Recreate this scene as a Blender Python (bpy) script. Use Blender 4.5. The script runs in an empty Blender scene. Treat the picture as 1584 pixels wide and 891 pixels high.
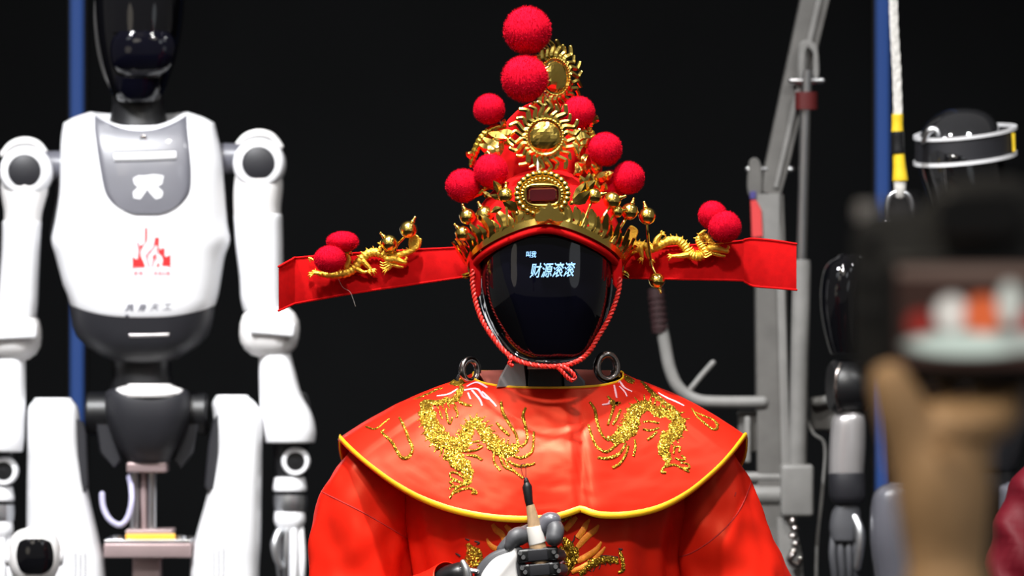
import bpy, bmesh, math, random
from mathutils import Vector, Matrix, noise
from mathutils.bvhtree import BVHTree

random.seed(7)
SC = bpy.context.scene
COL = SC.collection
PI = math.pi
# ------------------------------------------------------------------ camera, world, light, exposure
FPX, DIST, ZC = 6250.0, 5.0, 1.5          # focal length in px, metres to the costumed robot, lens height
cam_d = bpy.data.cameras.new('camera'); cam = bpy.data.objects.new('camera', cam_d); COL.objects.link(cam)
cam.location = (0, -DIST, ZC); cam.rotation_euler = (PI/2, 0, 0)
cam_d.sensor_width = 36.0; cam_d.lens = 36.0*FPX/1584.0
cam_d.clip_start = 0.05; cam_d.clip_end = 60
cam_d.dof.use_dof = True; cam_d.dof.focus_distance = DIST-0.06
cam_d.dof.aperture_fstop = cam_d.lens/22.0
SC.camera = cam
w = bpy.data.worlds.new('hall'); SC.world = w; w.use_nodes = True
w.node_tree.nodes['Background'].inputs[0].default_value = (1.0, 0.95, 0.88, 1)
w.node_tree.nodes['Background'].inputs[1].default_value = 0.11
def area(name, loc, target, size, power, col=(1, 1, 1), spread=180):
    l = bpy.data.lights.new(name, 'AREA'); l.shape = 'DISK'; l.size = size; l.energy = power; l.color = col
    l.spread = math.radians(spread)
    o = bpy.data.objects.new(name, l); COL.objects.link(o); o.location = loc
    o.rotation_euler = (Vector(target)-Vector(loc)).to_track_quat('-Z', 'Y').to_euler()
    return o
area('stage_spot', (-0.28, -1.05, 4.9), (0.05, -.05, 1.35), 0.2, 25, (1, 0.98, 0.95), 50)
area('stage_spot', (-0.3, -3.5, 4.9), (0.08, 0, 1.35), 0.3, 10.5, (1, 0.98, 0.95), 50)
area('stage_spot', (-1.9, -1.6, 4.9), (-0.62, 1.4, 1.5), 0.5, 34, (0.97, 0.98, 1.0), 50)
area('stage_spot', (2.2, -1.2, 4.9), (0.75, 1.3, 1.3), 0.5, 8, (1, 1, 1), 50)
for i, (x, y) in enumerate([(-3.4, -5), (0, -6), (3.4, -5), (-2.6, -9), (2.6, -9)]):  # unseen overhead lights, added to give the gold its highlights
    area('added_fill', (x, y, 5.2), (x*.4, 0, 1.3), 1.4, 13, (1, 0.93, 0.82) if i % 2 else (0.92, 0.96, 1))
area('added_fill', (-1.3, -3.9, 5.0), (.3, -3.0, 1.4), 1.2, 17, (1, .88, .7), 90)  # one more unseen light, added to brighten the raised hand
area('added_low_fill', (-4.2, -7.5, 1.9), (0, 0, 1.4), 2.2, 12, (1, .9, .75))       # unseen low front lights, added to fill the gold reflections
area('added_low_fill', (4.4, -8.0, 1.9), (0, 0, 1.4), 2.2, 10, (.9, .95, 1))
SC.view_settings.view_transform = 'Standard'; SC.view_settings.look = 'None'
SC.view_settings.exposure = 0.0; SC.view_settings.gamma = 1.0; SC.view_settings.use_curve_mapping = False

# ------------------------------------------------------------------ helpers
def P(px, py, y):
    d = DIST+y
    return Vector(((px-792)/FPX*d, y, ZC-(py-445.5)/FPX*d))
class Fr:                                   # a depth plane: pixels of the photograph to metres at that depth
    def __init__(s, y0): s.y = y0; s.k = (DIST+y0)/FPX
    def p(s, px, py, dy=0.0): return P(px, py, s.y+dy*s.k)
def lerp(a, b, t): return a+(b-a)*t
def interp(tab, x):
    if x <= tab[0][0]: return tab[0][1]
    for (a, b), (c, d) in zip(tab, tab[1:]):
        if x <= c: return b+(d-b)*(x-a)/(c-a)
    return tab[-1][1]
def cat(pts, n=6, closed=False):            # Catmull-Rom through tuples of any length
    pts = [tuple(p) for p in pts]; m = len(pts); out = []
    if m < 3 and not closed:
        return [tuple(lerp(a, b, j/n) for a, b in zip(pts[0], pts[1])) for j in range(n+1)]
    for i in range(m if closed else m-1):
        g = (lambda j: pts[j % m]) if closed else (lambda j: pts[max(0, min(m-1, j))])
        p0, p1, p2, p3 = g(i-1), g(i), g(i+1), g(i+2)
        for j in range(n):
            t = j/n
            out.append(tuple(.5*(2*b+(c-a)*t+(2*a-5*b+4*c-d)*t*t+(3*b-a-3*c+d)*t**3) for a, b, c, d in zip(p0, p1, p2, p3)))
    if not closed: out.append(pts[-1])
    return out
def spow(v, e): return math.copysign(abs(v)**e, v)
def srgb(r, g, b): return tuple(((c/255)/12.92 if c/255 <= .04045 else ((c/255+.055)/1.055)**2.4) for c in (r, g, b))

MATS = {}
def mat(name, col, rough=.5, metal=0., var=.12, vscale=20., bump=.0, bscale=200., sheen=0., coat=0., emit=None, estr=0., spec=.5,
        btype='noise', stretch=None, aniso=0., trans=0., glit=0., tint=None):
    if name in MATS: return MATS[name]
    m = bpy.data.materials.new(name); m.use_nodes = True; nt = m.node_tree; N = nt.nodes; L = nt.links
    b = N['Principled BSDF']
    tc = N.new('ShaderNodeTexCoord'); mp = N.new('ShaderNodeMapping'); L.new(tc.outputs['Object'], mp.inputs[0])
    if stretch: mp.inputs['Scale'].default_value = stretch
    nz = N.new('ShaderNodeTexNoise'); nz.inputs['Scale'].default_value = vscale; nz.inputs['Detail'].default_value = 4
    L.new(mp.outputs[0], nz.inputs['Vector'])
    rp = N.new('ShaderNodeValToRGB'); L.new(nz.outputs[0], rp.inputs[0])
    rp.color_ramp.elements[0].position = .3; rp.color_ramp.elements[1].position = .7
    rp.color_ramp.elements[0].color = tuple(c*(1-var) for c in col)+(1,)
    rp.color_ramp.elements[1].color = tuple(min(1, c*(1+var*.6)) for c in col)+(1,)
    L.new(rp.outputs[0], b.inputs['Base Color'])
    b.inputs['Roughness'].default_value = rough; b.inputs['Metallic'].default_value = metal
    b.inputs['Specular IOR Level'].default_value = spec
    b.inputs['Sheen Weight'].default_value = sheen; b.inputs['Sheen Roughness'].default_value = .4
    b.inputs['Coat Weight'].default_value = coat; b.inputs['Coat Roughness'].default_value = .05
    b.inputs['Anisotropic'].default_value = aniso; b.inputs['Transmission Weight'].default_value = trans
    if tint: b.inputs['Specular Tint'].default_value = tuple(tint)+(1,)
    if sheen: b.inputs['Sheen Tint'].default_value = tuple(min(1, c*1.5+.1) for c in col)+(1,)
    if bump:
        if btype == 'noise':
            t = N.new('ShaderNodeTexNoise'); t.inputs['Detail'].default_value = 3; o = t.outputs[0]
        else:
            t = N.new('ShaderNodeTexVoronoi'); o = t.outputs['Color'] if btype == 'cells' else t.outputs['Distance']
        t.inputs['Scale'].default_value = bscale; L.new(mp.outputs[0], t.inputs['Vector'])
        bp = N.new('ShaderNodeBump'); bp.inputs['Strength'].default_value = bump; bp.inputs['Distance'].default_value = .002
        L.new(o, bp.inputs['Height']); L.new(bp.outputs[0], b.inputs['Normal'])
    if glit:                                    # sequins: every small cell faces its own way
        t = N.new('ShaderNodeTexVoronoi'); t.inputs['Scale'].default_value = glit; L.new(mp.outputs[0], t.inputs['Vector'])
        g = N.new('ShaderNodeNewGeometry'); a = N.new('ShaderNodeVectorMath'); a.operation = 'SUBTRACT'; a.inputs[1].default_value = (.5, .5, .5); L.new(t.outputs['Color'], a.inputs[0])
        c = N.new('ShaderNodeVectorMath'); c.operation = 'MULTIPLY_ADD'; c.inputs[1].default_value = (1.1, 1.1, 1.1); L.new(a.outputs[0], c.inputs[0]); L.new(g.outputs['Normal'], c.inputs[2])
        d = N.new('ShaderNodeVectorMath'); d.operation = 'NORMALIZE'; L.new(c.outputs[0], d.inputs[0]); L.new(d.outputs[0], b.inputs['Normal']); L.new(t.outputs['Color'], rp.inputs[0])
    if emit:
        b.inputs['Emission Color'].default_value = tuple(emit)+(1,); b.inputs['Emission Strength'].default_value = estr
    MATS[name] = m; return m

ORG = {}
def thing(name, label, cat_, loc, group=None):
    o = bpy.data.objects.new(name, None); COL.objects.link(o); o.location = loc; o.empty_display_size = .05
    o['label'] = label; o['category'] = cat_
    if group: o['group'] = group
    ORG[o] = Vector(loc); return o
def tag(o, label, cat_, group=None):
    o['label'] = label; o['category'] = cat_
    if group: o['group'] = group
    return o

class MB:
    def __init__(s): s.v = []; s.f = []
    def add(s, vs, fs):
        o = len(s.v); s.v += [Vector(v) for v in vs]; s.f += [tuple(i+o for i in f) for f in fs]; return s
    def loft(s, rings, cap0=True, cap1=True, closed=True):
        n = len(rings[0]); vs = [p for r in rings for p in r]; fs = []
        for i in range(len(rings)-1):
            for j in range(n if closed else n-1):
                k = (j+1) % n; fs.append((i*n+j, i*n+k, (i+1)*n+k, (i+1)*n+j))
        if cap0: fs.append(tuple(range(n-1, -1, -1)))
        if cap1: fs.append(tuple(range((len(rings)-1)*n, len(rings)*n)))
        return s.add(vs, fs)
    def tube(s, pts, rad, n=10, flat=1.0, up=None, caps='round', power=2.0):
        pts = [Vector(p) for p in pts]; m = len(pts)
        rad = list(rad) if hasattr(rad, '__len__') else [rad]*m
        tg = [(pts[min(i+1, m-1)]-pts[max(i-1, 0)]).normalized() for i in range(m)]
        a = Vector(up) if up else (Vector((0, -1, 0)) if abs(tg[0].y) < .9 else Vector((1, 0, 0)))
        rings = []
        def ring(c, t, a, r):
            u = (a-t*a.dot(t)).normalized(); v = t.cross(u)
            return [c+u*(spow(math.cos(q), 2/power)*r*flat)+v*(spow(math.sin(q), 2/power)*r) for q in [2*PI*j/n for j in range(n)]], u
        for i in range(m):
            rg, a2 = ring(pts[i], tg[i], a, rad[i])
            if not up: a = a2
            if i == 0 and caps == 'round':
                for e in (.98, .8, .45):
                    rings.append(ring(pts[0]-tg[0]*rad[0]*e*.9, tg[0], a, rad[0]*math.sqrt(max(.02, 1-e*e)))[0])
            rings.append(rg)
            if i == m-1 and caps == 'round':
                for e in (.45, .8, .98):
                    rings.append(ring(pts[-1]+tg[-1]*rad[-1]*e*.9, tg[-1], a, rad[-1]*math.sqrt(max(.02, 1-e*e)))[0])
        return s.loft(rings, caps is not None, caps is not None)
    def ball(s, c, r, nu=16, nv=10, axes=None):
        c = Vector(c); r = (r, r, r) if not hasattr(r, '__len__') else r
        rings = []
        for i in range(nv+1):
            e = -PI/2+PI*i/nv; ce = max(.02, math.cos(e))
            rings.append([c+Vector((r[0]*ce*math.cos(2*PI*j/nu), r[1]*ce*math.sin(2*PI*j/nu), r[2]*math.sin(e))) for j in range(nu)])
        return s.loft(rings)
    def rbox(s, c, h, bev=.2, rot=None, n=4):       # rounded box: half sizes h, bevel as a share of the smallest
        c = Vector(c); hx, hy, hz = h; b = min(h)*bev*2 if bev else 1e-5; b = min(b, min(h)*.98)
        rot = rot or Matrix.Identity(3); rings = []
        prof = [(b, -hz)]+[] if False else []
        for q in range(n+1):
            a = PI/2*q/n; prof.append((b*(1-math.sin(a)), -hz+b*(1-math.cos(a))))
        prof += [(x, -z) for x, z in reversed(prof)]
        for ins, z in prof:
            rg = []
            for cx, cy, a0 in ((1, 1, 0), (-1, 1, PI/2), (-1, -1, PI), (1, -1, 1.5*PI)):
                for q in range(n+1):
                    a = a0+PI/2*q/n; rr = max(b-ins, 1e-5)
                    rg.append(c+rot @ Vector((cx*(hx-b)+rr*math.cos(a), cy*(hy-b)+rr*math.sin(a), z)))
            rings.append(rg)
        return s.loft(rings)
    def lathe(s, c, prof, axis=(0, 0, 1), n=24):      # prof: (radius, height along axis)
        c = Vector(c); ax = Vector(axis).normalized(); u = ax.orthogonal().normalized(); v = ax.cross(u)
        return s.loft([[c+ax*h+u*(max(r, 1e-5)*math.cos(2*PI*j/n))+v*(max(r, 1e-5)*math.sin(2*PI*j/n)) for j in range(n)] for r, h in prof])
    def plate(s, F, out, dy, thick, bev=1.5):         # outline in px, front face at dy, thickness and bevel in px
        m = len(out); ar = sum(out[i][0]*out[(i+1) % m][1]-out[(i+1) % m][0]*out[i][1] for i in range(m))
        if ar < 0: out = out[::-1]
        ins = []
        for i in range(m):
            a, b, c = Vector(out[i-1]), Vector(out[i]), Vector(out[(i+1) % m])
            d = ((b-a).normalized()+(c-b).normalized()); d = d.normalized() if d.length > 1e-6 else Vector((1, 0))
            ins.append((b.x-d.y*bev, b.y+d.x*bev))
        dyf = dy if callable(dy) else (lambda x, y: dy)
        r0 = [F.p(x, y, dyf(x, y)+thick) for x, y in ins]; r1 = [F.p(x, y, dyf(x, y)+thick-bev) for x, y in out]
        r2 = [F.p(x, y, dyf(x, y)+bev) for x, y in out]; r3 = [F.p(x, y, dyf(x, y)) for x, y in ins]
        return s.loft([r0, r1, r2, r3])
    def build(s, name, m, parent=None, smooth=True, ang=40, sub=0, solid=0., label=None, kind=None):
        org = Vector((0, 0, 0)); q = parent
        if parent: org = ORG[parent]
        me = bpy.data.meshes.new(name)
        me.from_pydata([tuple(v-org) for v in s.v], [], s.f)
        bm = bmesh.new(); bm.from_mesh(me); bmesh.ops.recalc_face_normals(bm, faces=bm.faces); bm.to_mesh(me); bm.free()
        if smooth:
            me.polygons.foreach_set('use_smooth', [True]*len(me.polygons)); me.set_sharp_from_angle(angle=math.radians(ang))
        me.materials.append(m); me.update()
        o = bpy.data.objects.new(name, me); COL.objects.link(o); o.parent = parent; ORG[o] = org
        if solid: md = o.modifiers.new('t', 'SOLIDIFY'); md.thickness = solid; md.offset = -1
        if sub: md = o.modifiers.new('s', 'SUBSURF'); md.levels = sub; md.render_levels = sub
        if label: o['label'] = label
        if kind: o['kind'] = kind
        return o
    def bvh(s): return BVHTree.FromPolygons([tuple(v) for v in s.v], s.f)
def inst(src, name, parent, loc=(0, 0, 0), scale=1., rot=None):   # a copy that shares mesh data; loc in world
    o = src.copy() if not isinstance(src, bpy.types.Mesh) else bpy.data.objects.new(name, src)
    o.name = name; COL.objects.link(o); o.parent = parent
    o.location = Vector(loc)-(ORG[parent] if parent else Vector())
    o.scale = scale if hasattr(scale, '__len__') else (scale,)*3
    if rot is not None: o.rotation_euler = rot
    ORG[o] = Vector(loc); return o
def mesh_of(mb, name, m, smooth=True, ang=40):
    me = bpy.data.meshes.new(name); me.from_pydata([tuple(v) for v in mb.v], [], mb.f)
    bm = bmesh.new(); bm.from_mesh(me); bmesh.ops.recalc_face_normals(bm, faces=bm.faces); bm.to_mesh(me); bm.free()
    if smooth: me.polygons.foreach_set('use_smooth', [True]*len(me.polygons)); me.set_sharp_from_angle(angle=math.radians(ang))
    me.materials.append(m); return me
CAMP = Vector((0, -DIST, ZC))
def hit(bvh, px, py, lift=0.):                # where the line of sight through a pixel meets a surface
    d = (P(px, py, 0)-CAMP).normalized(); loc, nor, _, _ = bvh.ray_cast(CAMP, d)
    if loc is None: loc, nor, _, _ = bvh.find_nearest(P(px, py, -.1))
    if nor.dot(d) > 0: nor = -nor
    return loc+nor*lift, nor
def hring(F, cx, py, hw, hd, dy=0., p=2.4, n=40, shift=None, rot=0.):
    out = []
    for j in range(n):
        q = 2*PI*j/n; x = spow(math.cos(q), 2/p)*hw; y = spow(math.sin(q), 2/p)*hd
        if rot: x, y = x*math.cos(rot)-y*math.sin(rot), x*math.sin(rot)+y*math.cos(rot)
        yy = py+(shift(x/hw, y/hd) if shift else 0)
        out.append(F.p(cx+x, yy, dy+y))
    return out
def hloft(F, rows, p=2.4, n=40, sm=4, cap=.25, rot=0., mb=None):   # rows (py, cx, hw, hd, dy): a limb or body of horizontal rings
    mb = mb or MB(); rows = cat(rows, sm) if sm > 1 else rows
    rings = [hring(F, r[1], r[0], max(r[2], .3), max(r[3], .3), r[4], p, n, rot=rot) for r in rows]
    if cap:
        a, b = rows[0], rows[-1]; s0 = math.copysign(1, b[0]-a[0])
        top = [hring(F, a[1], a[0]-s0*a[2]*cap*math.sin(e), a[2]*(1-.5*cap*(1-math.cos(e))*2), a[3]*(1-.5*cap*(1-math.cos(e))*2), a[4], p, n, rot=rot) for e in (1.5, 1.1, .6)]
        bot = [hring(F, b[1], b[0]+s0*b[2]*cap*math.sin(e), b[2]*(1-.5*cap*(1-math.cos(e))*2), b[3]*(1-.5*cap*(1-math.cos(e))*2), b[4], p, n, rot=rot) for e in (.6, 1.1, 1.5)]
        rings = top+rings+bot
    return mb.loft(rings)
def ptube(F, pts, n=10, sm=6, mb=None, flat=1.0, caps='round', up=None, power=2.0):   # pts (px, py, dy, r_px)
    mb = mb or MB(); c = cat(pts, sm) if sm > 1 else pts
    return mb.tube([F.p(q[0], q[1], q[2]) for q in c], [max(q[3], .15)*F.k for q in c], n, flat, up, caps, power)
def stroke(bvh, k, pts, mb, lift=0., hgt=.5, sm=6, n=6):   # a raised stitched line lying on a surface; pts (px, py, r_px)
    c = cat(pts, sm); L = [hit(bvh, q[0], q[1]) for q in c]; rings = []
    for i, q in enumerate(c):
        t = (L[min(i+1, len(L)-1)][0]-L[max(i-1, 0)][0]).normalized(); nn = L[i][1]; sd = nn.cross(t).normalized()
        r = max(q[2], .2)*k
        rings.append([L[i][0]+nn*(lift*k)+sd*(r*math.cos(a))+nn*(r*hgt*math.sin(a)) for a in [2*PI*j/n for j in range(n)]])
    return mb.loft(rings)
def patch(bvh, k, rows, lift=1.5, nx=16, sm=4, mb=None, skirt=3., bev=1.5, warp=None):    # a plate that follows a surface; rows (py, xl, xr)
    mb = mb or MB(); rows = cat(rows, sm); g = []
    wf = warp or (lambda u, t: 0.)
    for i, r in enumerate(rows): g.append([hit(bvh, lerp(r[1], r[2], j/nx), r[0]+wf(j/nx, i/(len(rows)-1))) for j in range(nx+1)])
    m = len(g); vs = []; idx = {}
    for i in range(m):
        for j in range(nx+1):
            e = i in (0, m-1) or j in (0, nx)
            vs.append(g[i][j][0]+g[i][j][1]*((lift-(bev if e else 0))*k))
    fs = [(i*(nx+1)+j, i*(nx+1)+j+1, (i+1)*(nx+1)+j+1, (i+1)*(nx+1)+j) for i in range(m-1) for j in range(nx)]
    per = [(0, j) for j in range(nx+1)]+[(i, nx) for i in range(1, m)]+[(m-1, j) for j in range(nx-1, -1, -1)]+[(i, 0) for i in range(m-2, 0, -1)]
    o = len(vs)
    for i, j in per: vs.append(g[i][j][0]-g[i][j][1]*(skirt*k))
    q = len(per)
    for a in range(q):
        b = (a+1) % q; i0, j0 = per[a]; i1, j1 = per[b]
        fs.append((i0*(nx+1)+j0, i1*(nx+1)+j1, o+b, o+a))
    return mb.add(vs, fs)
def decal(bvh, k, poly, mb, lift=1.0):        # a flat printed shape on a surface
    L = [hit(bvh, x, y) for x, y in poly]; m = len(L)
    top = [a+n*(lift*k) for a, n in L]; bot = [a-n*(.5*k) for a, n in L]
    return mb.add(top+bot, [tuple(range(m))]+[(i, (i+1) % m, m+(i+1) % m, m+i) for i in range(m)])
def text_flat(s, bold=0.):                      # 2D mesh of writing, normalised to a 0..1 box
    c = bpy.data.curves.new('glyphs', 'FONT'); c.body = s; c.offset = bold; c.resolution_u = 3
    o = bpy.data.objects.new('glyphs', c); COL.objects.link(o)
    dg = bpy.context.evaluated_depsgraph_get(); me = o.evaluated_get(dg).to_mesh()
    v = [tuple(q.co[:2]) for q in me.vertices]; f = [tuple(p.vertices) for p in me.polygons]
    o.evaluated_get(dg).to_mesh_clear(); bpy.data.objects.remove(o); bpy.data.curves.remove(c)
    x0 = min(a for a, b in v); x1 = max(a for a, b in v); y0 = min(b for a, b in v); y1 = max(b for a, b in v)
    return [((a-x0)/(x1-x0), (b-y0)/(y1-y0)) for a, b in v], f
def text_on(bvh, k, s, box, mb, lift=1.2, bold=0., shear=0., rise=0.):   # box x0,y0,x1,y1 in px
    v, f = text_flat(s, bold); x0, y0, x1, y1 = box; vs = []
    for a, b in v:
        l, n = hit(bvh, lerp(x0, x1, a)+shear*(b-.5), lerp(y1, y0, b)+rise*(a-.5)); vs.append(l+n*(lift*k))
    return mb.add(vs, f)

# ------------------------------------------------------------------ materials
M = dict(
 white=mat('white_plastic', (.82, .82, .84), .32, var=.03, coat=.3),
 chest=mat('chest_plate_gloss', (.11, .11, .13), .42, var=.05, spec=1., coat=.5),
 white2=mat('warm_white_plastic', (.78, .76, .75), .4, var=.04, coat=.15),
 grey=mat('graphite_plastic', (.016, .016, .020), .5, var=.1, bump=.05, bscale=900),
 slate=mat('slate_plastic', (.10, .10, .118), .32, var=.06, coat=.25),
 black=mat('black_plastic', (.006, .006, .007), .4, var=.1),
 gloss=mat('gloss_black_glass', (.003, .003, .004), .04, var=.1, coat=.3, spec=.5),
 visor=mat('face_glass', (.002, .002, .005), .05, var=.1, spec=.45),
 steel=mat('brushed_steel', (.55, .55, .56), .28, 1., var=.1, stretch=(1, 1, .05), vscale=300),
 darksteel=mat('dark_polished_steel', (.42, .37, .35), .18, 1., var=.08),
 alu=mat('aluminium', (.62, .63, .65), .35, 1., var=.06),
 rubber=mat('grey_rubber', (.06, .061, .068), .5, var=.08, bump=.04, bscale=600),
 gold=mat('polished_gold', (1., .69, .16), .2, 1., var=.06, vscale=60, bump=.03, bscale=90),
 goldd=mat('cast_gold', (.88, .52, .07), .25, 1., var=.1, vscale=150, bump=.25, bscale=420),
 goldm=mat('matte_gold', (.95, .55, .06), .36, .75, var=.1, vscale=150, bump=.5, bscale=700),
 velvet=mat('red_velvet', (.50, .004, .005), .9, var=.12, vscale=120, spec=.08, bump=.2, bscale=1800),
 pom=mat('red_wool', (.54, .003, .020), .95, var=.1, vscale=90, spec=.05),
 satin=mat('red_satin', (.60, .012, .0045), .40, var=.10, vscale=22, spec=.8, tint=(1, .26, .12)),
 lining=mat('pale_lining', (.82, .22, .17), .5, var=.1),
 seam=mat('red_seam', (.38, .008, .006), .8, var=.1),
 trim=mat('yellow_ribbon', (.98, .52, .012), .45, var=.06, vscale=80, bump=.15, bscale=500),
 thread=mat('gold_thread', (.60, .34, .03), .28, .9, var=.6, vscale=420, glit=1000),
 orange=mat('orange_thread', (.98, .27, .012), .55, var=.2, vscale=300, bump=.5, bscale=800),
 pink=mat('pink_thread', (.95, .50, .58), .6, var=.15, vscale=300, bump=.4, bscale=900),
 inkth=mat('black_thread', (.03, .012, .01), .6, var=.2),
 cord=mat('red_cord', (.66, .02, .012), .5, var=.15, vscale=200, sheen=.3),
 gem=mat('red_gem', (.05, .001, .003), .03, var=.3, coat=1., spec=.9),
 glow=mat('screen_glow', (.02, .03, .05), .4, emit=(.30, .58, 1.), estr=2.0),
 redprint=mat('red_print', (.62, .02, .022), .5, var=.05),
 pinkprint=mat('pale_red_print', (.72, .24, .27), .5, var=.05),
 darkprint=mat('dark_print', (.05, .05, .09), .5, var=.1),
 cork=mat('birch_wood', (.44, .285, .155), .6, var=.22, vscale=240, stretch=(1, 1, .3), bump=.15, bscale=500),
 tape=mat('white_tape', (.75, .72, .68), .5, var=.05),
 hoist=mat('hoist_paint', (.225, .22, .21), .42, var=.12, vscale=30, bump=.1, bscale=120),
 hoist2=mat('hoist_dark_paint', (.125, .12, .112), .5, var=.15, vscale=30),
 redcap=mat('red_collar', (.10, .008, .008), .5, var=.12),
 redsticker=mat('red_sticker', (.62, .05, .05), .5, var=.1),
 bluesticker=mat('blue_sticker', (.06, .05, .20), .5, var=.1),
 grip=mat('maroon_grip', (.022, .004, .005), .7, var=.2, bump=.3, bscale=300),
 rope=mat('white_rope', (.74, .72, .68), .8, var=.2, vscale=180, bump=.8, bscale=380),
 ytape=mat('yellow_tape', (.85, .58, .02), .45, var=.12, vscale=60),
 silver=mat('silver_paint', (.50, .48, .48), .3, .6, var=.08),
 smoke=mat('smoked_dome', (.02, .02, .022), .08, var=.1, coat=1.),
 skin=mat('skin', (.66, .40, .20), .5, var=.15, vscale=25, bump=.1, bscale=150),
 leather=mat('camera_leatherette', (.010, .010, .010), .6, var=.2, bump=.4, bscale=900, btype='v'),
 wallm=mat('black_wall', (.0028, .0031, .0035), .9, var=.25, vscale=2.5, spec=.15),
 floorm=mat('dark_carpet', (.02, .02, .022), .9, var=.3, vscale=40, bump=.3, bscale=300),
 stage=mat('stage_laminate', (.05, .05, .055), .5, var=.1),
 blue=mat('blue_light_strip', (.004, .012, .04), .6, emit=(.04, .13, .50), estr=.42),
 redrobe=mat('deep_red_robe', (.10, .002, .008), .6, var=.15, spec=.2),
 amber=mat('amber_label', (.95, .48, .04), .5, var=.06),
 pinksteel=mat('copper_grey', (.40, .30, .30), .4, .5, var=.1),
 lilac=mat('lilac_hose', (.45, .43, .60), .35, var=.1),
)
# ------------------------------------------------------------------ the setting
def struct(mb, name, m):
    o = mb.build(name, m, None, smooth=False); o['kind'] = 'structure'; return o
struct(MB().rbox((0, 3.3, 2.2), (6, .1, 2.6), 0), 'wall_back', M['wallm'])
struct(MB().rbox((0, -3.4, -.42), (6, 6.8, .02), 0), 'floor', M['floorm'])
for px, wd, lab in ((118, 19, 'thin vertical blue light strip on the black wall behind the white robot'),
                    (1366, 20, 'thin vertical blue light strip on the black wall beside the white rope')):
    c = P(px, 300, 3.17); k = (DIST+3.17)/FPX
    r = thing('light_strip', lab, 'light strip', (c.x, 3.2, .6), 'blue light strips on the wall')
    MB().rbox((c.x, 3.195, 2.4), (wd*.5*k+.006, .006, 1.95), .2).build('backing', M['black'], r)
    MB().rbox((c.x, 3.182, 2.4), (wd*.5*k, .008, 1.93), .3).build('diffuser', M['blue'], r)

# ------------------------------------------------------------------ the costumed robot
F0 = Fr(0.0); FH = Fr(-0.046)
robot = thing('humanoid_robot', 'robot with glossy black face screen showing blue writing, dressed in red satin', 'robot', (F0.p(848, 445).x, 0, -.4))
TURN = math.radians(7)
headrows = [(300, 846, 74, 80, 4), (330, 845, 94, 96, 0), (365, 844, 101, 102, 0), (405, 843, 103.5, 104, 0), (450, 842.5, 102, 104, 0), (485, 843, 95, 100, 0),
            (515, 844.5, 83, 92, -2), (538, 847, 71, 82, -6), (552, 849, 60, 72, -10), (560, 850, 49, 60, -13), (564, 850, 36, 44, -15)]
hm = hloft(FH, headrows, 3.0, 64, 4, 0, rot=TURN)
hm.build('head', M['gloss'], robot)
hb = hm.bvh()
face = patch(hb, F0.k, [(366, 792, 922), (376, 776, 934), (400, 771, 938), (440, 781, 933), (480, 795, 926), (515, 807, 917), (538, 815, 909), (549, 822, 902), (553, 830, 893)], 1.2, 24, 4, skirt=2, bev=1.6)
fo = face.build('face_screen', M['visor'], robot, label='glossy black face screen with glowing blue characters')
fb = face.bvh()
mb = MB(); text_on(fb, F0.k, '财源滚滚', (821, 406, 889, 429), mb, .8, .010, 4, -2); mb.build('writing', M['glow'], fo, smooth=False, label='glowing blue characters 财源滚滚')
mb = MB(); text_on(fb, F0.k, '叫我', (814, 388.5, 829.5, 398.5), mb, .8, .012, 1, 0); mb.build('writing', M['glow'], fo, smooth=False, label='small glowing characters 叫我')
# chin bezel
ptube(FH, [(772, 520, -62, 3), (790, 543, -66, 5), (812, 557, -72, 6), (850, 561, -80, 6), (890, 557, -70, 6), (912, 542, -60, 5), (926, 520, -52, 3)], 10, 5).build('chin_rim', M['gloss'], robot)
# neck, collar
hloft(F0, [(535, 846, 40, 36, -45), (570, 846, 42, 38, -30), (600, 846, 52, 46, -12), (640, 846, 60, 55, 0)], 2.6, 32, 3, 0).build('neck', M['black'], robot)
mb = MB().plate(F0, [(786, 560), (812, 560), (816, 600), (768, 600), (772, 585)], -66, 26, 3); mb.build('neck_plate', M['silver'], robot)
mb = MB().plate(F0, [(868, 562), (884, 566), (905, 590), (905, 602), (872, 602)], -62, 26, 3); mb.build('neck_plate', M['slate'], robot)
mb = MB().plate(F0, [(816, 562), (848, 562), (848, 571), (816, 571)], -82, 6, 1); mb.build('neck_label', M['tape'], robot)
mb = MB().plate(F0, [(818, 560), (868, 560), (870, 602), (816, 602)], -74, 26, 3); mb.build('neck_servo', M['black'], robot)
mb = MB(); mb.lathe(F0.p(846, 604, 0), [(60*F0.k, 0), (64*F0.k, .004), (58*F0.k, .010), (50*F0.k, .012), (44*F0.k, .016)], (0, 0, 1), 48)
mb.build('collar_ring', M['slate'], robot)
hloft(F0, [(612, 848, 120, 70, 0), (640, 845, 175, 85, 0), (700, 842, 200, 98, 0), (800, 845, 150, 90, 0), (950, 848, 120, 80, 0), (1150, 848, 110, 75, 0)], 2.6, 32, 3, 0).build('torso', M['slate'], robot)
for s in (-1, 1):
    hloft(F0, [(1140, 848+s*55, 48, 50, 0), (1500, 848+s*60, 42, 45, 0), (1900, 848+s*62, 34, 38, 0), (2740, 848+s*62, 30, 34, 0), (2806, 848+s*62, 40, 70, -25)], 2.4, 20, 3, .1).build('leg', M['slate'], robot)
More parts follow.
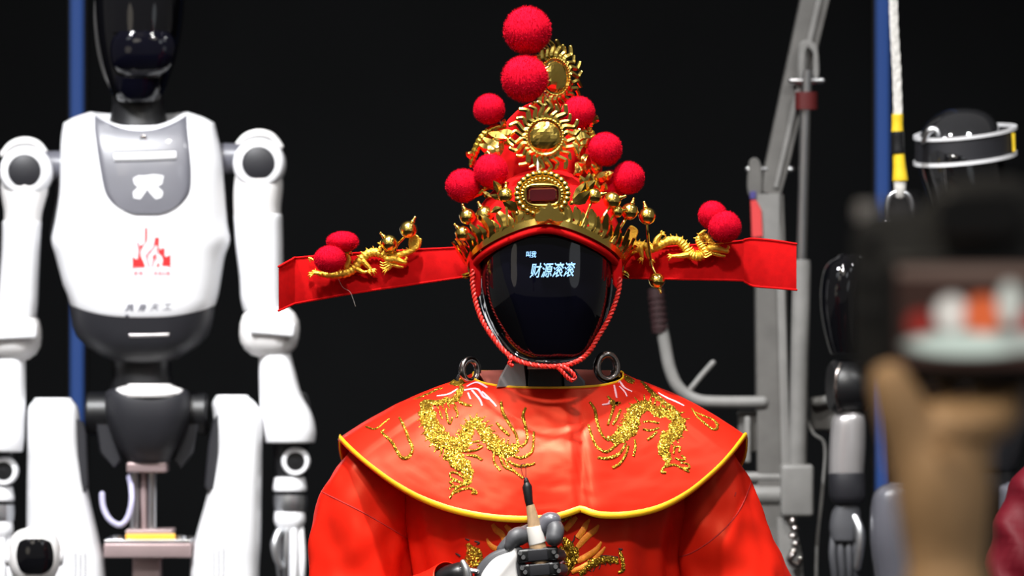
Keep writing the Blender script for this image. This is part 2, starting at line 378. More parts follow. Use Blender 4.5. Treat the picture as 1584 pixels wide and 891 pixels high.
# lifting eyes on the shoulders
for cx, cy, rx, rz, rt, tw in ((727, 573, 12, 17, 5.4, .75), (939, 568, 15.5, 19.5, 6.0, .35)):
    mb = MB(); pts = []
    for j in range(28):
        a = PI*1.5+2*PI*j/28*1.0
        pts.append((cx+math.cos(a)*rx, cy-math.sin(a)*rz, -22+math.cos(a)*rx*tw))
    pts.append(pts[0]); mb.tube([F0.p(*q) for q in pts], rt*F0.k, 12, caps=None)
    sx = 5 if cx < 800 else -4
    e = mb.build('lifting_eye', M['darksteel'], robot)
    sh = 1 if cx > 800 else -1
    ptube(F0, [(cx+sh*10, cy+8, -14, 5), (cx+sh*16, cy+14, -8, 6), (cx+sh*16, cy+50, -2, 6)], 10, 4).build('shank', M['darksteel'], e)

# ---- the hand with the brush
HD = -225
wr = MB(); ptube(F0, [(655, 930, HD+55, 22), (690, 900, HD+30, 21), (712, 890, HD+15, 19)], 14, 4, wr, power=3); wr.build('forearm', M['black'], robot)
mb = MB(); ptube(F0, [(716, 870, HD+2, 5), (722, 884, HD, 7), (724, 905, HD, 7)], 10, 4, mb); ptube(F0, [(712, 880, HD+5, 4), (738, 884, HD, 4)], 8, 2, mb); wj = mb.build('wrist_joint', M['alu'], robot)
palm = MB().plate(F0, cat([(737, 940), (733, 900), (738, 878), (757, 857), (785, 846), (806, 846), (812, 870), (812, 940)], 4, True), HD, 44, 5)
pal = palm.build('palm', M['rubber'], robot, ang=60)
sh = MB().plate(F0, cat([(744, 940), (743, 898), (750, 880), (766, 863), (788, 854), (797, 848), (801, 860), (799, 880), (803, 940)], 4, True), HD-4, 14, 3)
sh.build('palm_shell', M['white2'], pal, ang=60)
for i, (y, x1) in enumerate(((858, 0), (881, 3), (905, 2))):
    f = MB().rbox(F0.p(832+x1, y, HD+4), (31*F0.k, 11*F0.k, 10.5*F0.k), .22, Matrix.Rotation(math.radians(-5), 3, 'Y'))
    fo_ = f.build('finger', M['black'], robot)
    MB().rbox(F0.p(832+x1, y+.5, HD-7), (15*F0.k, 3*F0.k, 9*F0.k), .3, Matrix.Rotation(math.radians(-5), 3, 'Y')).build('link_cover', M['grey'], fo_)
    for dx in (-25, 27):
        mb = MB(); 
        for q in (-4, 4): mb.lathe(F0.p(832+x1+dx+q*.6, y-dx*.04+q*.8, HD-8), [(0, -3*F0.k), (3*F0.k, -3*F0.k), (3.4*F0.k, 0), (2.5*F0.k, 3*F0.k)], (0, 1, 0), 10)
        mb.build('pin', M['alu'], fo_)
    ptube(F0, [(858+x1, y, HD+10, 9), (866+x1, y+1, HD+30, 10), (852, y+3, HD+58, 9), (832, y+4, HD+62, 8)], 12, 4).build('fingertip', M['rubber'], fo_)
mb = MB(); ptube(F0, [(776, 850, HD+12, 8), (786, 842, HD+14, 11), (800, 832, HD+18, 12.5), (818, 824, HD+28, 13), (838, 815, HD+28, 12.5), (852, 811, HD+16, 12.5), (859, 820, HD+4, 13.5), (857, 833, HD-3, 13)], 16, 5, mb)
th = mb.build('thumb', M['rubber'], robot)
ptube(F0, [(838, 818, HD+14, 13.6), (848, 807, HD+13, 13.8), (856, 806, HD+12, 13.4)], 16, 4).build('knuckle_band', M['slate'], th)
ptube(F0, [(789, 845, HD+4, 9), (797, 832, HD+6, 14), (806, 829, HD+12, 14)], 14, 3).build('knuckle_band', M['rubber'], th)

brush = thing('writing_brush', 'short wooden brush handle with black ferrule and thread loop, held upright in the robot hand', 'brush', F0.p(829, 850, HD+6))
BD = HD+6
def seg(name, m, pts, n=20, lab=None): return ptube(F0, pts, n, 1, caps='flat').build(name, m, brush, label=lab, ang=30)
seg('handle', M['cork'], [(820, 781, BD, 6.3), (825, 805, BD, 9), (829, 830, BD, 11.5), (834, 858, BD, 13.5), (842, 905, BD, 13.5)])
seg('tape_band', M['tape'], [(825.8, 814, BD, 11.2), (826.5, 818, BD, 11.6), (831, 839, BD, 13.2), (831.4, 840.5, BD, 13)])
seg('ferrule', M['black'], [(814.5, 746, BD, 4), (815, 749, BD, 5.8), (815.4, 753, BD, 7.6), (818, 776, BD, 6.2), (820, 783, BD, 6)])
ptube(F0, [(813.5, 741, BD, 3), (814.2, 745, BD, 4.3), (815, 749, BD, 3.6)], 12, 3).build('ferrule_knob', M['black'], brush)
ptube(F0, [(812, 742, BD, .7), (807, 730, BD, .7), (806, 720, BD, .7), (810, 717, BD, .7), (813, 722, BD, .7), (813.5, 742, BD, .7)], 6, 5).build('thread_loop', M['inkth'], brush)

# ------------------------------------------------------------------ the shoulder cape
HEM = [(524, 681), (545, 702), (575, 727), (610, 752), (650, 774), (700, 792), (755, 803), (810, 806.5), (855, 803), (882, 796), (899, 790), (912, 795), (935, 800), (975, 799), (1020, 789), (1062, 768), (1100, 738), (1130, 708), (1155, 676)]
HEM = cat(HEM, 6)
def neck_pt(t):
    s, c = math.sin(t), math.cos(t)
    px = 848+115*s*(1+.05*abs(c)); py = 586+13*spow(c, .6)-6*abs(s)**4
    return px, py, -72*c-3
def hem_pt(t):
    s, c = math.sin(t), math.cos(t); px = 840+317*s
    if c >= 0: return px, interp(HEM, px), -178*c**.8+4
    return px, 678+120*abs(c)**.7, 125*abs(c)**.8+4
def cape_pt(t, r):
    n, h = neck_pt(t), hem_pt(t); c, s = math.cos(t), math.sin(t)
    x = lerp(n[0], h[0], r); y = lerp(n[1], h[1], r); d = lerp(n[2], h[2], r)
    b = 4*r*(1-r)
    y -= b*(7*abs(s)**3+(4 if abs(s) > .9 else 0)); d += -b*14*c*(1-.3*abs(s))
    # folds: soft radial waves plus fine irregular creases
    v = Vector((x*.011, y*.017, 1.7))
    f = 3.6*r*math.sin(9*t+1.1)*abs(c)+4.*noise.noise(v)+1.6*noise.noise(v*2.6+Vector((5, 2, 0)))+.8*noise.noise(v*6)
    d += f*min(1, r*3)*(.35+.65*abs(c))
    if c > 0: d += 5.5*math.exp(-((x-899)/7)**2)*min(1, r*1.3)-2*math.exp(-((x-925)/18)**2)*r
    if abs(s) > .8: y += noise.noise(Vector((x*.03, y*.03, 9)))*3*min(1, r*2)*(abs(s)-.8)*5*(1-r)
    return F0.p(x, y, d)
NT, NR = 220, 44
cm = MB()
cm.loft([[cape_pt(2*PI*j/NT+PI, i/NR) for j in range(NT)] for i in range(NR+1)], False, False)
cape_front = MB().loft([[cape_pt(-PI/2+PI*j/140, i/NR) for j in range(141)] for i in range(NR+1)], False, False, closed=False)
cape = thing('shoulder_cape', 'red satin shoulder cape with golden dragon embroidery and a yellow hem', 'cape', (F0.p(845, 445).x, 0, F0.p(0, 680).z))
cm.build('cloth', M['satin'], cape, ang=80, solid=.0014)
cb = cape_front.bvh()
k0 = F0.k
def edge_tube(fn, r, flat, n=240, nn=8):
    pts = [fn(2*PI*j/n) for j in range(n)]; rings = []
    for i in range(n+1):
        p = pts[i % n]; t = (pts[(i+1) % n]-pts[i-1]).normalized() if i < n else (pts[1]-pts[-1]).normalized()
        o = Vector((p.x-F0.p(845, 0).x, p.y, 0)); o = (o-t*o.dot(t)).normalized(); u = t.cross(o).normalized()
        rings.append([p+u*(r*k0*math.cos(a))+o*(r*k0*flat*math.sin(a)) for a in [2*PI*j/nn for j in range(nn)]])
    return MB().loft(rings, False, False)
edge_tube(lambda t: cape_pt(t, .985), 5.2, .45).build('hem_ribbon', M['trim'], cape)
edge_tube(lambda t: cape_pt(t, .004), 2.0, .8).build('neck_piping', M['trim'], cape)
FINE = ('claw', 'spine', 'tail', 'whisker', 'outline', 'curl')
MB().loft([[F0.p(848+(112-6*i)*math.sin(t), 570+9*i+4*abs(math.sin(t)), -(70-3*i)*math.cos(t)) for t in [PI*.42+PI*1.16*j/60 for j in range(61)]] for i in range(5)], False, False, False).build('collar_lining', M['lining'], cape, ang=80, solid=.0008)
def emb(name, m, strokes, hgt=.5, n=8, lift=.6, label=None, parent=None, b=None, jit=0.):
    fine = name.split('_')[0] in FINE; mb = MB(); first = None
    for st in strokes:
        st = cat(st, 7)
        if jit: st = [(x+random.uniform(-jit, jit)*r*.25, y+random.uniform(-jit, jit)*r*.25, r*random.uniform(.84, 1.16)) for x, y, r in st]
        stroke(b or cb, k0, st, mb, lift, hgt, 1, n)
        if not fine:                              # broad shapes are pieces of their own
            o = mb.build(name, m, parent or cape, ang=80, label=label); first = first or o; mb = MB()
    return first or mb.build(name, m, parent or cape, ang=80, label=label, kind='stuff')
dl = emb('dragon_embroidery', M['thread'], [
    [(657, 622, 7), (660, 640, 12), (668, 662, 14), (682, 682, 15), (697, 694, 15), (712, 690, 13), (722, 676, 11), (727, 660, 9), (738, 654, 9), (748, 664, 10), (756, 682, 11), (770, 694, 12), (788, 698, 12), (801, 692, 7)],
    [(692, 700, 11), (706, 708, 12), (718, 722, 11), (724, 738, 8), (722, 750, 5)],
    [(655, 622, 7), (676, 622, 6), (697, 620, 7), (711, 610, 7), (713, 598, 3)],
    [(640, 618, 3), (665, 608, 4), (684, 600, 4)],
    [(699, 592, 8), (712, 592, 9), (720, 591, 4)]], .14, 10, .4, 'gold sequinned dragon body stitched on the cape', jit=1.)
def spikes(path, every, ln, side, r=1.6):
    c = cat(path, 8); out = []
    for i in range(2, len(c)-2, every):
        tx, ty = c[i+1][0]-c[i-1][0], c[i+1][1]-c[i-1][1]; q = math.hypot(tx, ty) or 1; nx, ny = -ty/q*side, tx/q*side; R = c[i][2]
        out.append([(c[i][0]+nx*R*.7, c[i][1]+ny*R*.7, r*1.3), (c[i][0]+nx*(R+ln)+tx/q*2, c[i][1]+ny*(R+ln)+ty/q*2, r*.5)])
    return out
emb('spine_embroidery', M['thread'], spikes([(660, 640, 12), (668, 662, 14), (682, 682, 15), (697, 694, 15)], 3, 5, 1)+spikes([(712, 690, 13), (722, 676, 11), (727, 660, 9), (738, 654, 9), (748, 664, 10), (756, 682, 11), (770, 694, 12), (788, 698, 12)], 3, 6, -1)+
    spikes([(655, 622, 7), (676, 622, 6), (697, 620, 7), (711, 610, 7)], 3, 6, 1), .5, 6, .4, parent=dl)
emb('claw_embroidery', M['thread'], [
    [(723, 748, 3), (712, 752, 2.4), (702, 760, 2.2), (696, 771, 2)], [(700, 764, 2), (716, 757, 2.2), (728, 756, 2.2), (738, 764, 2)], [(730, 756, 2), (736, 762, 2.6), (729, 763, 2)],
    [(720, 742, 2), (708, 733, 2), (698, 731, 2), (697, 738, 1.8), (708, 743, 1.8)], [(716, 748, 2), (704, 744, 1.8), (696, 746, 1.8), (702, 751, 1.8)], [(712, 753, 2), (700, 753, 1.8), (695, 757, 1.8)],
    [(715, 688, 2.2), (732, 684, 2.2), (742, 683, 1.8)], [(716, 698, 2.4), (734, 697, 2.4), (746, 691, 2), (738, 688, 1.6)], [(722, 704, 2), (736, 706, 2.6), (746, 712, 2.2)],
    [(712, 622, 3), (720, 626, 3), (730, 628, 2)], [(703, 630, 2.4), (708, 640, 2), (706, 646, 1.8)], [(690, 632, 2), (692, 648, 2), (696, 656, 1.6), (700, 646, 1.6)], [(680, 636, 2), (684, 648, 1.6)]], .6, 6, parent=dl)
emb('tail_embroidery', M['thread'], [
    [(775, 622, 2.2), (778, 638, 2.8), (788, 656, 2.6), (798, 672, 2.4), (801, 686, 2)], [(768, 654, 2), (777, 664, 2.6), (788, 674, 2.2)],
    [(813, 631, 2), (809, 644, 2.6), (814, 664, 2.4), (815, 682, 2.4), (806, 692, 2.2)], [(826, 668, 1.8), (825, 686, 2), (822, 700, 2.6), (808, 708, 2.6), (794, 706, 2)],
    [(828, 717, 1.8), (816, 720, 2.8), (800, 721, 2.6), (786, 713, 2)], [(764, 704, 2), (765, 716, 2), (774, 728, 2)], [(773, 706, 2), (780, 722, 2), (796, 730, 2), (809, 740, 2.2)], [(778, 704, 2), (786, 720, 2), (800, 732, 1.8)]], .6, 6, parent=dl)
emb('curl_embroidery', M['thread'], [
    [(596, 664, 1.8), (590, 668, 2), (594, 672, 2), (606, 684, 2.6), (614, 698, 2.6), (622, 708, 3), (632, 707, 3), (638, 694, 2.6), (632, 678, 2.6), (626, 662, 2.4), (618, 646, 2)],
    [(566, 660, 1.6), (580, 664, 2), (592, 656, 1.8), (602, 648, 1.8)]], .6, 6, label='thin gold curl stitched near the shoulder')
emb('whisker_embroidery', M['pink'], [
    [(722, 598, 1.6), (738, 592, 2), (754, 600, 1.6)], [(718, 604, 1.6), (738, 602, 1.8), (748, 614, 1.8), (757, 618, 1.2)], [(730, 604, 1.4), (742, 618, 1.6), (746, 628, 1.2)],
    [(724, 608, 1.2), (728, 618, 1.2)], [(746, 606, 1.4), (760, 620, 1.6), (768, 629, 1.2)], [(676, 613, 1.2), (694, 610, 1.8), (708, 602, 1.4)]], .6, 6, label='pink whiskers of the dragon')
dr = emb('dragon_embroidery', M['thread'], [
    [(1052, 646, 7), (1030, 642, 10), (1010, 632, 11), (993, 628, 11), (982, 640, 11), (977, 656, 12), (968, 670, 12), (954, 678, 10), (944, 676, 6)],
    [(1044, 640, 9), (1050, 655, 12), (1042, 669, 12), (1031, 680, 10), (1026, 694, 9), (1030, 706, 8), (1036, 714, 5)],
    [(1050, 640, 3), (1034, 628, 6), (1016, 614, 6), (1002, 600, 4), (992, 590, 3)], [(966, 577, 5), (972, 584, 9), (978, 592, 6)]], .14, 10, .4, 'gold sequinned dragon body stitched on the cape', jit=1.)
emb('spine_embroidery', M['thread'], spikes([(1030, 642, 10), (1010, 632, 11), (993, 628, 11), (982, 640, 11), (977, 656, 12), (968, 670, 12)], 3, 6, 1)+spikes([(1044, 640, 9), (1050, 655, 12), (1042, 669, 12), (1031, 680, 10)], 4, 5, -1), .5, 6, .4, parent=dr)
emb('claw_embroidery', M['thread'], [
    [(1034, 714, 3), (1028, 722, 2), (1023, 730, 2.2), (1030, 731, 2)], [(1030, 722, 2), (1042, 719, 2.4), (1054, 724, 2.2), (1066, 730, 2)], [(1056, 724, 2), (1066, 724, 2), (1064, 718, 1.8), (1052, 716, 1.8)],
    [(1044, 708, 1.8), (1052, 712, 2), (1060, 710, 1.8), (1054, 704, 1.8)], [(1042, 702, 1.8), (1044, 692, 2), (1052, 692, 2), (1050, 700, 1.6)], [(994, 653, 1.8), (1006, 652, 2.2), (1019, 655, 2)], [(994, 664, 2), (1006, 666, 2.2), (1019, 662, 2)], [(1001, 681, 2), (1008, 676, 2.6), (1016, 668, 2)]], .6, 6, parent=dr)
emb('tail_embroidery', M['thread'], [
    [(912, 622, 2), (920, 634, 2.6), (924, 654, 2.6), (932, 674, 2.4), (942, 682, 2)], [(910, 657, 1.8), (916, 676, 2.4), (924, 692, 2.4), (938, 699, 2.8), (952, 690, 2.4), (958, 684, 2)],
    [(924, 708, 2), (940, 709, 2.8), (958, 702, 2.6), (968, 686, 2)], [(947, 724, 2.4), (958, 718, 2.4), (968, 704, 2.2), (972, 690, 2)], [(980, 706, 2), (983, 692, 2), (982, 680, 2)],
    [(940, 613, 2), (949, 626, 2.6), (946, 640, 2.4), (940, 658, 2)], [(960, 634, 2), (954, 648, 2.4), (948, 658, 2)]], .6, 6, parent=dr)
emb('curl_embroidery', M['thread'], [[(1070, 632, 1.8), (1078, 644, 2.2), (1090, 655, 2.6), (1102, 664, 2.6), (1110, 662, 2.2), (1104, 650, 2)], [(1076, 638, 1.6), (1092, 645, 2), (1104, 650, 2), (1112, 658, 1.6)]], .6, 6)
emb('whisker_embroidery', M['pink'], [[(946, 592, 1.2), (956, 588, 1.8), (966, 600, 1.8), (978, 606, 1.2)], [(950, 596, 1.4), (952, 606, 1.8), (954, 616, 1.2)], [(958, 598, 1.4), (966, 606, 1.6), (970, 614, 1.2)], [(1018, 608, 1.2), (1032, 616, 1.8), (1046, 622, 1.8), (1058, 628, 1.2)]], .6, 6)

# ------------------------------------------------------------------ the robe under the cape
robe = thing('satin_robe', 'long red satin robe with wide sleeves and embroidered front under the cape', 'robe', (F0.p(848, 445).x, 0, -.395))
def crease(p, a, s=1.0, seed=0.):
    v = Vector((p.x*9, p.y*9, p.z*6+seed)); return a*(noise.noise(v)+.5*noise.noise(v*2.3)+.3*noise.noise(v*5.1))*s
rings = []
for r in cat([(640, 845, 190, 90, 0), (700, 845, 215, 112, 0), (780, 846, 224, 140, 0), (850, 842, 212, 150, 0), (930, 846, 205, 150, 0), (1200, 856, 190, 125, 0), (1800, 852, 225, 160, 0), (2760, 850, 270, 200, 0)], 8):
    rg = []
    for j in range(160):
        a = 2*PI*j/160; ca, sa = math.cos(a), math.sin(a)
        w_ = 1+.0*j; fold = (5.5*math.sin(a*17+math.sin(r[0]*.004)*2)+4*math.sin(a*7+2.))*min(1.6, max(.25, (r[0]-720)/160))*(.55+.45*abs(ca))
        rg.append(F0.p(r[1]+(r[2]+fold*.6)*spow(ca, .85), r[0], r[4]+(r[3]+fold)*spow(sa, .85)))
    rings.append(rg)
rm = MB().loft(rings, False, False); rm.build('body_panel', M['satin'], robe, ang=80)
def sleeve(pts, seed, amp):
    mb = MB(); c = cat(pts, 10); n = 72; rings = []
    C = [F0.p(q[0], q[1], q[2]) for q in c]; a = Vector((0, -1, 0))
    for i, q in enumerate(c):
        t = (C[min(i+1, len(C)-1)]-C[max(i-1, 0)]).normalized(); u = (a-t*a.dot(t)).normalized(); v = t.cross(u); a = u
        rg = []
        for j in range(n):
            an = 2*PI*j/n; p0 = C[i]+(u*math.cos(an)+v*math.sin(an))*(q[3]*F0.k)
            s_ = 1+crease(p0, amp, 1, seed)+.022*math.sin(an*5+i*.25)
            rg.append(C[i]+u*(math.cos(an)*q[3]*q[4]*F0.k*s_)+v*(math.sin(an)*q[3]*F0.k*s_))
        rings.append(rg)
    return mb.loft(rings, True, False)
sl = sleeve([(648, 672, 0, 24, .9), (604, 712, 0, 56, .9), (574, 768, 0, 74, .95), (561, 830, -4, 84, .95), (556, 900, -12, 84, .95), (562, 965, -40, 80, .95), (612, 985, -110, 72, 1.), (668, 944, -168, 60, 1.), (708, 916, -198, 47, 1.)], 3., .17)
slo = sl.build('sleeve', M['satin'], robe, ang=80, solid=.0015)
sr = sleeve([(1032, 672, 0, 24, .9), (1076, 712, 0, 56, .9), (1098, 768, 0, 74, .95), (1110, 830, 0, 84, .95), (1126, 900, 0, 92, .95), (1140, 1000, -6, 105, .95), (1150, 1120, -12, 118, .95), (1155, 1240, -20, 130, .95)], 11., .17)
sro = sr.build('sleeve', M['satin'], robe, ang=80, solid=.0015)
sleeve([(1112, 820, 0, 40, 1), (1130, 1000, 0, 36, 1), (1145, 1200, -10, 30, 1), (1150, 1290, -15, 28, 1)], 5., 0.).build('arm', M['slate'], robot)
for b_, pts, par in ((sl.bvh(), [(492, 758, 1), (520, 772, 1), (560, 792, 1), (600, 815, 1), (634, 836, 1)], slo), (sr.bvh(), [(1032, 866, 1), (1070, 855, 1), (1110, 828, 1), (1140, 795, 1), (1158, 758, 1), (1164, 735, 1)], sro)):
    mb = MB(); stroke(b_, k0, pts, mb, .0, .8, 8, 6); mb.build('seam', M['seam'], par)
rb = rm.bvh()
R = lambda name, m, st, lab=None, h=.5, jit=0.: emb(name, m, st, h, 6, .9, lab, robe, rb, jit)
R('flame_embroidery', M['orange'], [
    [(762, 811, 2.7), (768, 820, 4.7), (776, 826, 4.7), (781, 838, 4.1), (779, 848, 3.2)], [(753, 833, 1.4), (758, 842, 3.2), (766, 848, 4.1), (778, 851, 4.1)], [(782, 813, 2.7), (790, 822, 4.7), (794, 832, 4.1)], [(805, 812, 2.7), (812, 818, 4.1)],
    [(926, 812, 1.4), (920, 820, 4.1), (910, 828, 4.7), (902, 836, 4.7), (893, 847, 3.4)], [(912, 803, 1.4), (906, 812, 4.1), (902, 820, 4.7), (893, 832, 4.1)], [(892, 800, 2.7), (884, 808, 4.7), (874, 820, 4.1)],
    [(930, 838, 1.4), (922, 850, 4.1), (908, 860, 4.7), (893, 868, 4.1)], [(936, 846, 1.4), (928, 856, 3.2), (916, 868, 4.1), (900, 878, 4.1), (884, 884, 4.1)]], 'orange flames stitched on the robe front', .35)
ge = R('dragon_embroidery', M['thread'], [
    [(872, 836, 5), (880, 846, 8), (886, 860, 8), (882, 874, 7), (872, 886, 6)], [(898, 889, 4), (908, 878, 6), (922, 868, 7), (940, 865, 6), (957, 868, 4)], [(958, 852, 2), (962, 864, 3), (964, 880, 3), (956, 886, 2)],
    [(724, 842, 4), (728, 854, 6), (724, 866, 6)], [(738, 848, 3), (742, 858, 4), (744, 868, 3)], [(868, 806, 3), (876, 802, 3), (884, 800, 2)], [(850, 888, 4), (862, 884, 5), (872, 880, 4)], [(866, 846, 3), (874, 856, 5), (876, 868, 5)], [(890, 846, 3), (892, 858, 4), (888, 872, 4)], [(730, 846, 3), (736, 856, 4), (734, 868, 4)], [(718, 868, 4), (730, 874, 5), (744, 872, 4)]], 'gold dragon face and tail stitched on the robe front', .35, 1.)
R('outline_embroidery', M['inkth'], [
    [(720, 833, .8), (726, 836, 1.4), (723, 834, .6)], [(734, 837, .8), (741, 840, 1.6), (737, 843, .6)], [(705, 856, .8), (710, 859, 2), (713, 861, .8)], [(866, 834, 1), (874, 842, 1), (886, 838, 1), (889, 828, .8)],
    [(924, 864, .8), (928, 874, .8), (926, 880, .8)], [(940, 860, .8), (945, 868, .8), (944, 874, .8)], [(906, 876, .8), (914, 884, .8)], [(915, 866, .8), (920, 876, .8), (917, 884, .8)], [(933, 861, .8), (937, 869, .8), (936, 874, .8)], [(957, 848, 1), (960, 850, 1.8), (963, 849, .8)], [(900, 886, 1), (912, 870, 1), (930, 860, 1), (956, 862, 1)]])
R('tongue_embroidery', M['pink'], [[(868, 872, 1.6), (876, 862, 2.4), (880, 860, 2.4), (878, 868, 2), (872, 868, 1.6)]])
k0 = FH.k
# ------------------------------------------------------------------ the headdress
hat = thing('ceremonial_headdress', 'red velvet opera headdress with gold crown, red pompoms and two long side wings', 'headdress', FH.p(844, 430, 0))
def E(u, e, s=1.0, add=0.):                   # a point on the cap; u = 0 faces the camera
    return FH.p(844+(118*s+add)*math.cos(e)*math.sin(u), 383-(122*s+add)*math.sin(e), -(122*s+add)*math.cos(e)*math.cos(u))
def erim(u): return math.radians(max(-38, 12.3-36*((max(0, 1-math.cos(u))+.03)**.6-.03**.6)))
NU = 96
rings = [[E(2*PI*j/NU, lerp(erim(2*PI*j/NU), PI/2*.995, i/14)) for j in range(NU)] for i in range(15)]
capo = MB().loft(rings, False, True).build('cap', M['velvet'], hat, ang=80, solid=.003)
MB().tube([E(2*PI*j/NU, erim(2*PI*j/NU)+.01, 1.0) for j in range(NU+1)], 5.6*k0, 12, caps=None).build('cap_rim', M['velvet'], hat)
# tall back of the cap
rows = []
for i in range(13):
    e = -PI/5+(PI/2*.98+PI/5)*i/12
    rows.append([FH.p(846+spow(math.cos(q), .9)*86*math.cos(e), 262-108*math.sin(e), 62+50*math.cos(e)*math.sin(q)) for q in [2*PI*j/48 for j in range(48)]])
MB().loft(rows).build('cap_back', M['velvet'], hat, ang=80)
# wings
def wing(sections, th, name):
    rings = []
    for x, y0, y1, dy in cat(sections, 5):
        rg = []; rr = 3.5; hh = (y1-y0)/2; cy = (y0+y1)/2
        for sx, sy, a0 in ((1, 1, 0), (-1, 1, PI/2), (-1, -1, PI), (1, -1, 1.5*PI)):
            for q in range(4):
                a = a0+PI/2*q/3; rg.append(FH.p(x, cy+sy*(hh-rr)+rr*math.sin(a), dy+sx*(th-rr)+rr*math.cos(a)))
        rings.append(rg)
    w_ = MB().loft(rings).build(name, M['velvet'], hat, ang=50, label='long flat red velvet wing')
    for e in (0, 1):
        c = cat(sections, 5); MB().tube([FH.p(x, (y1-1.5 if e else y0+1.5), dy-th+.6) for x, y0, y1, dy in c], 1.8*k0, 8).build('piping', M['velvet'], w_)
    return w_
wing([(745, 380, 426, 44), (640, 385, 441, 42), (540, 391, 456, 41), (462, 397, 470, 42), (456, 397, 471, 40), (451, 400, 473, 30), (440, 406, 478, 6), (431, 411, 482, -10)], 5, 'side_wing')
wing([(935, 386, 430, 44), (1040, 380, 433, 42), (1140, 372, 435, 42), (1153, 369, 438, 40), (1166, 368, 444, 33), (1200, 371, 447, 22), (1232, 376, 450, 12)], 5, 'side_wing')
ptube(FH, [(522, 428, 36, .3), (530, 444, 34, .3), (541, 451, 34, .3), (546, 462, 34, .3), (550, 474, 32, .3)], 5, 5).build('loose_thread', M['tape'], hat)
# crown band
ub = math.radians(99); NB = 64; rings = []
for j in range(NB+1):
    u = -ub+2*ub*j/NB; e0 = erim(u)+math.radians(4.2); e1 = e0+math.radians(4.6)
    rings.append([E(u, e0, 1.0, 1), E(u, e0, 1.0, 7), E(u, e1, 1.0, 8), E(u, e1, 1.0, 1)])
band = MB().loft(rings).build('crown_band', M['gold'], hat, ang=35, label='curved polished gold band')
def leafmesh(name, m, prof, th, bend=0.):       # prof (half width, height) along z
    L, Rr = [], []
    vs = [(-w_+bend*math.sin(h*PI*1.2), 0, h) for w_, h in prof]+[(w_+bend*math.sin(h*PI*1.2), 0, h) for w_, h in reversed(prof)]
    mid = [(bend*math.sin(h*PI*1.2), -th, h) for w_, h in prof]; bk = [(bend*math.sin(h*PI*1.2), th, h) for w_, h in prof]
    n = len(prof); V = vs+mid+bk; f = []
    for i in range(n-1):
        a, b = i, i+1; c, d = 2*n-1-i, 2*n-2-i
        f += [(a, b, 2*n+i+1, 2*n+i), (2*n+i, 2*n+i+1, d, c), (b, a, 3*n+i, 3*n+i+1), (3*n+i+1, 3*n+i, c, d)]
    return mesh_of(MB().add(V, f), name, m, True, 25)
spike_me = leafmesh('crown_spike', M['gold'], [(.10, 0), (.20, .15), (.10, .26), (.17, .42), (.19, .6), (.12, .82), (.03, 1)], .05, .10)
curl_me = leafmesh('crown_spike', M['gold'], [(.16, 0), (.10, .2), (.19, .3), (.16, .7), (.06, .92), (.02, 1)], .06, -.12)
def orient(o, z, y):                           # z: long axis, y: facing
    z = z.normalized(); y = (y-z*y.dot(z)).normalized(); x = y.cross(z)
    o.rotation_euler = Matrix((x, y, z)).transposed().to_euler()
for j in range(35):
    u = math.radians(-95+190*j/34)
    if abs(u) < math.radians(6): continue
    e1 = erim(u)+math.radians(8.2); b0 = E(u, e1, 1., 5); nor = (b0-FH.p(844, 383, 0)).normalized()
    up = (E(u, e1+.1, 1., 5)-b0).normalized()
    rad = Vector((math.sin(u)*.75, -.25*math.cos(u), .25)); ln = (27-4*abs(math.cos(u)))*random.uniform(.9, 1.12)
    ln *= 1.12 if j % 2 else .85
    o = inst(spike_me, 'crown_spike', band, b0-up*.001, (ln*k0*2.0, ln*k0*1.8, ln*k0*1.32)); orient(o, up*.7+rad*.6, nor*-1)
for u, ln in ((-101, 17), (-97, 15), (101, 17), (97, 15)):
    u = math.radians(u); b0 = E(u, erim(u)+.09, 1., 5); o = inst(curl_me, 'crown_spike', band, b0, ln*k0); orient(o, Vector((math.sin(u)*.9, -.2, -.35)), Vector((0, 1, 0)))
# fan at the centre of the band
fan = cat([(829, 343), (828, 331), (834, 327), (836, 319), (843, 321), (850, 313), (857, 321), (864, 319), (866, 327), (872, 331), (871, 343), (858, 344), (850, 340), (842, 344)], 3, True)
MB().plate(FH, fan, -134, 5, 1.6).build('crown_fan', M['gold'], hat, ang=30)
# medallion
med = MB().plate(FH, [(839+37*math.cos(2*PI*j/40), 300+30*math.sin(2*PI*j/40)) for j in range(40)], -122, 8, 1).build('medallion', M['goldd'], hat, label='gold medallion with a dark red gem')
bead_me = mesh_of(MB().ball((0, 0, 0), 1, 12, 8), 'bead', M['gold'])
for j in range(26):
    a = 2*PI*j/26
    inst(bead_me, 'bead', med, FH.p(839+39*math.cos(a), 300+32*math.sin(a), -121), 5.4*k0)
def beadring(cx, cy, rx, rz, n, r, dy, parent, sc=None, name='bead_ring', m='gold'):
    mb = MB()
    for j in range(n):
        a = 2*PI*j/n; mb.ball(FH.p(cx+rx*math.cos(a), cy+rz*math.sin(a), dy), r*k0, 8, 6)
    return mb.build(name, M[m], parent, kind='stuff')
beadring(839, 300, 31, 23, 30, 3.1, -124, med)
gp = [(820, 289), (858, 288), (864, 293), (864, 309), (858, 314), (820, 315), (815, 310), (815, 294)]
MB().plate(FH, gp, -130, 9, 5).build('gem', M['gem'], med, smooth=False, label='dark red faceted gem')
MB().tube([FH.p(x, y, -127) for x, y in cat([(839+27*spow(math.cos(a), .6), 301.5+16*spow(math.sin(a), .6)) for a in [2*PI*j/20 for j in range(20)]], 2, True)+[(839+27, 301.5)]], 1.8*k0, 6, caps=None).build('gem_setting', M['gold'], med)
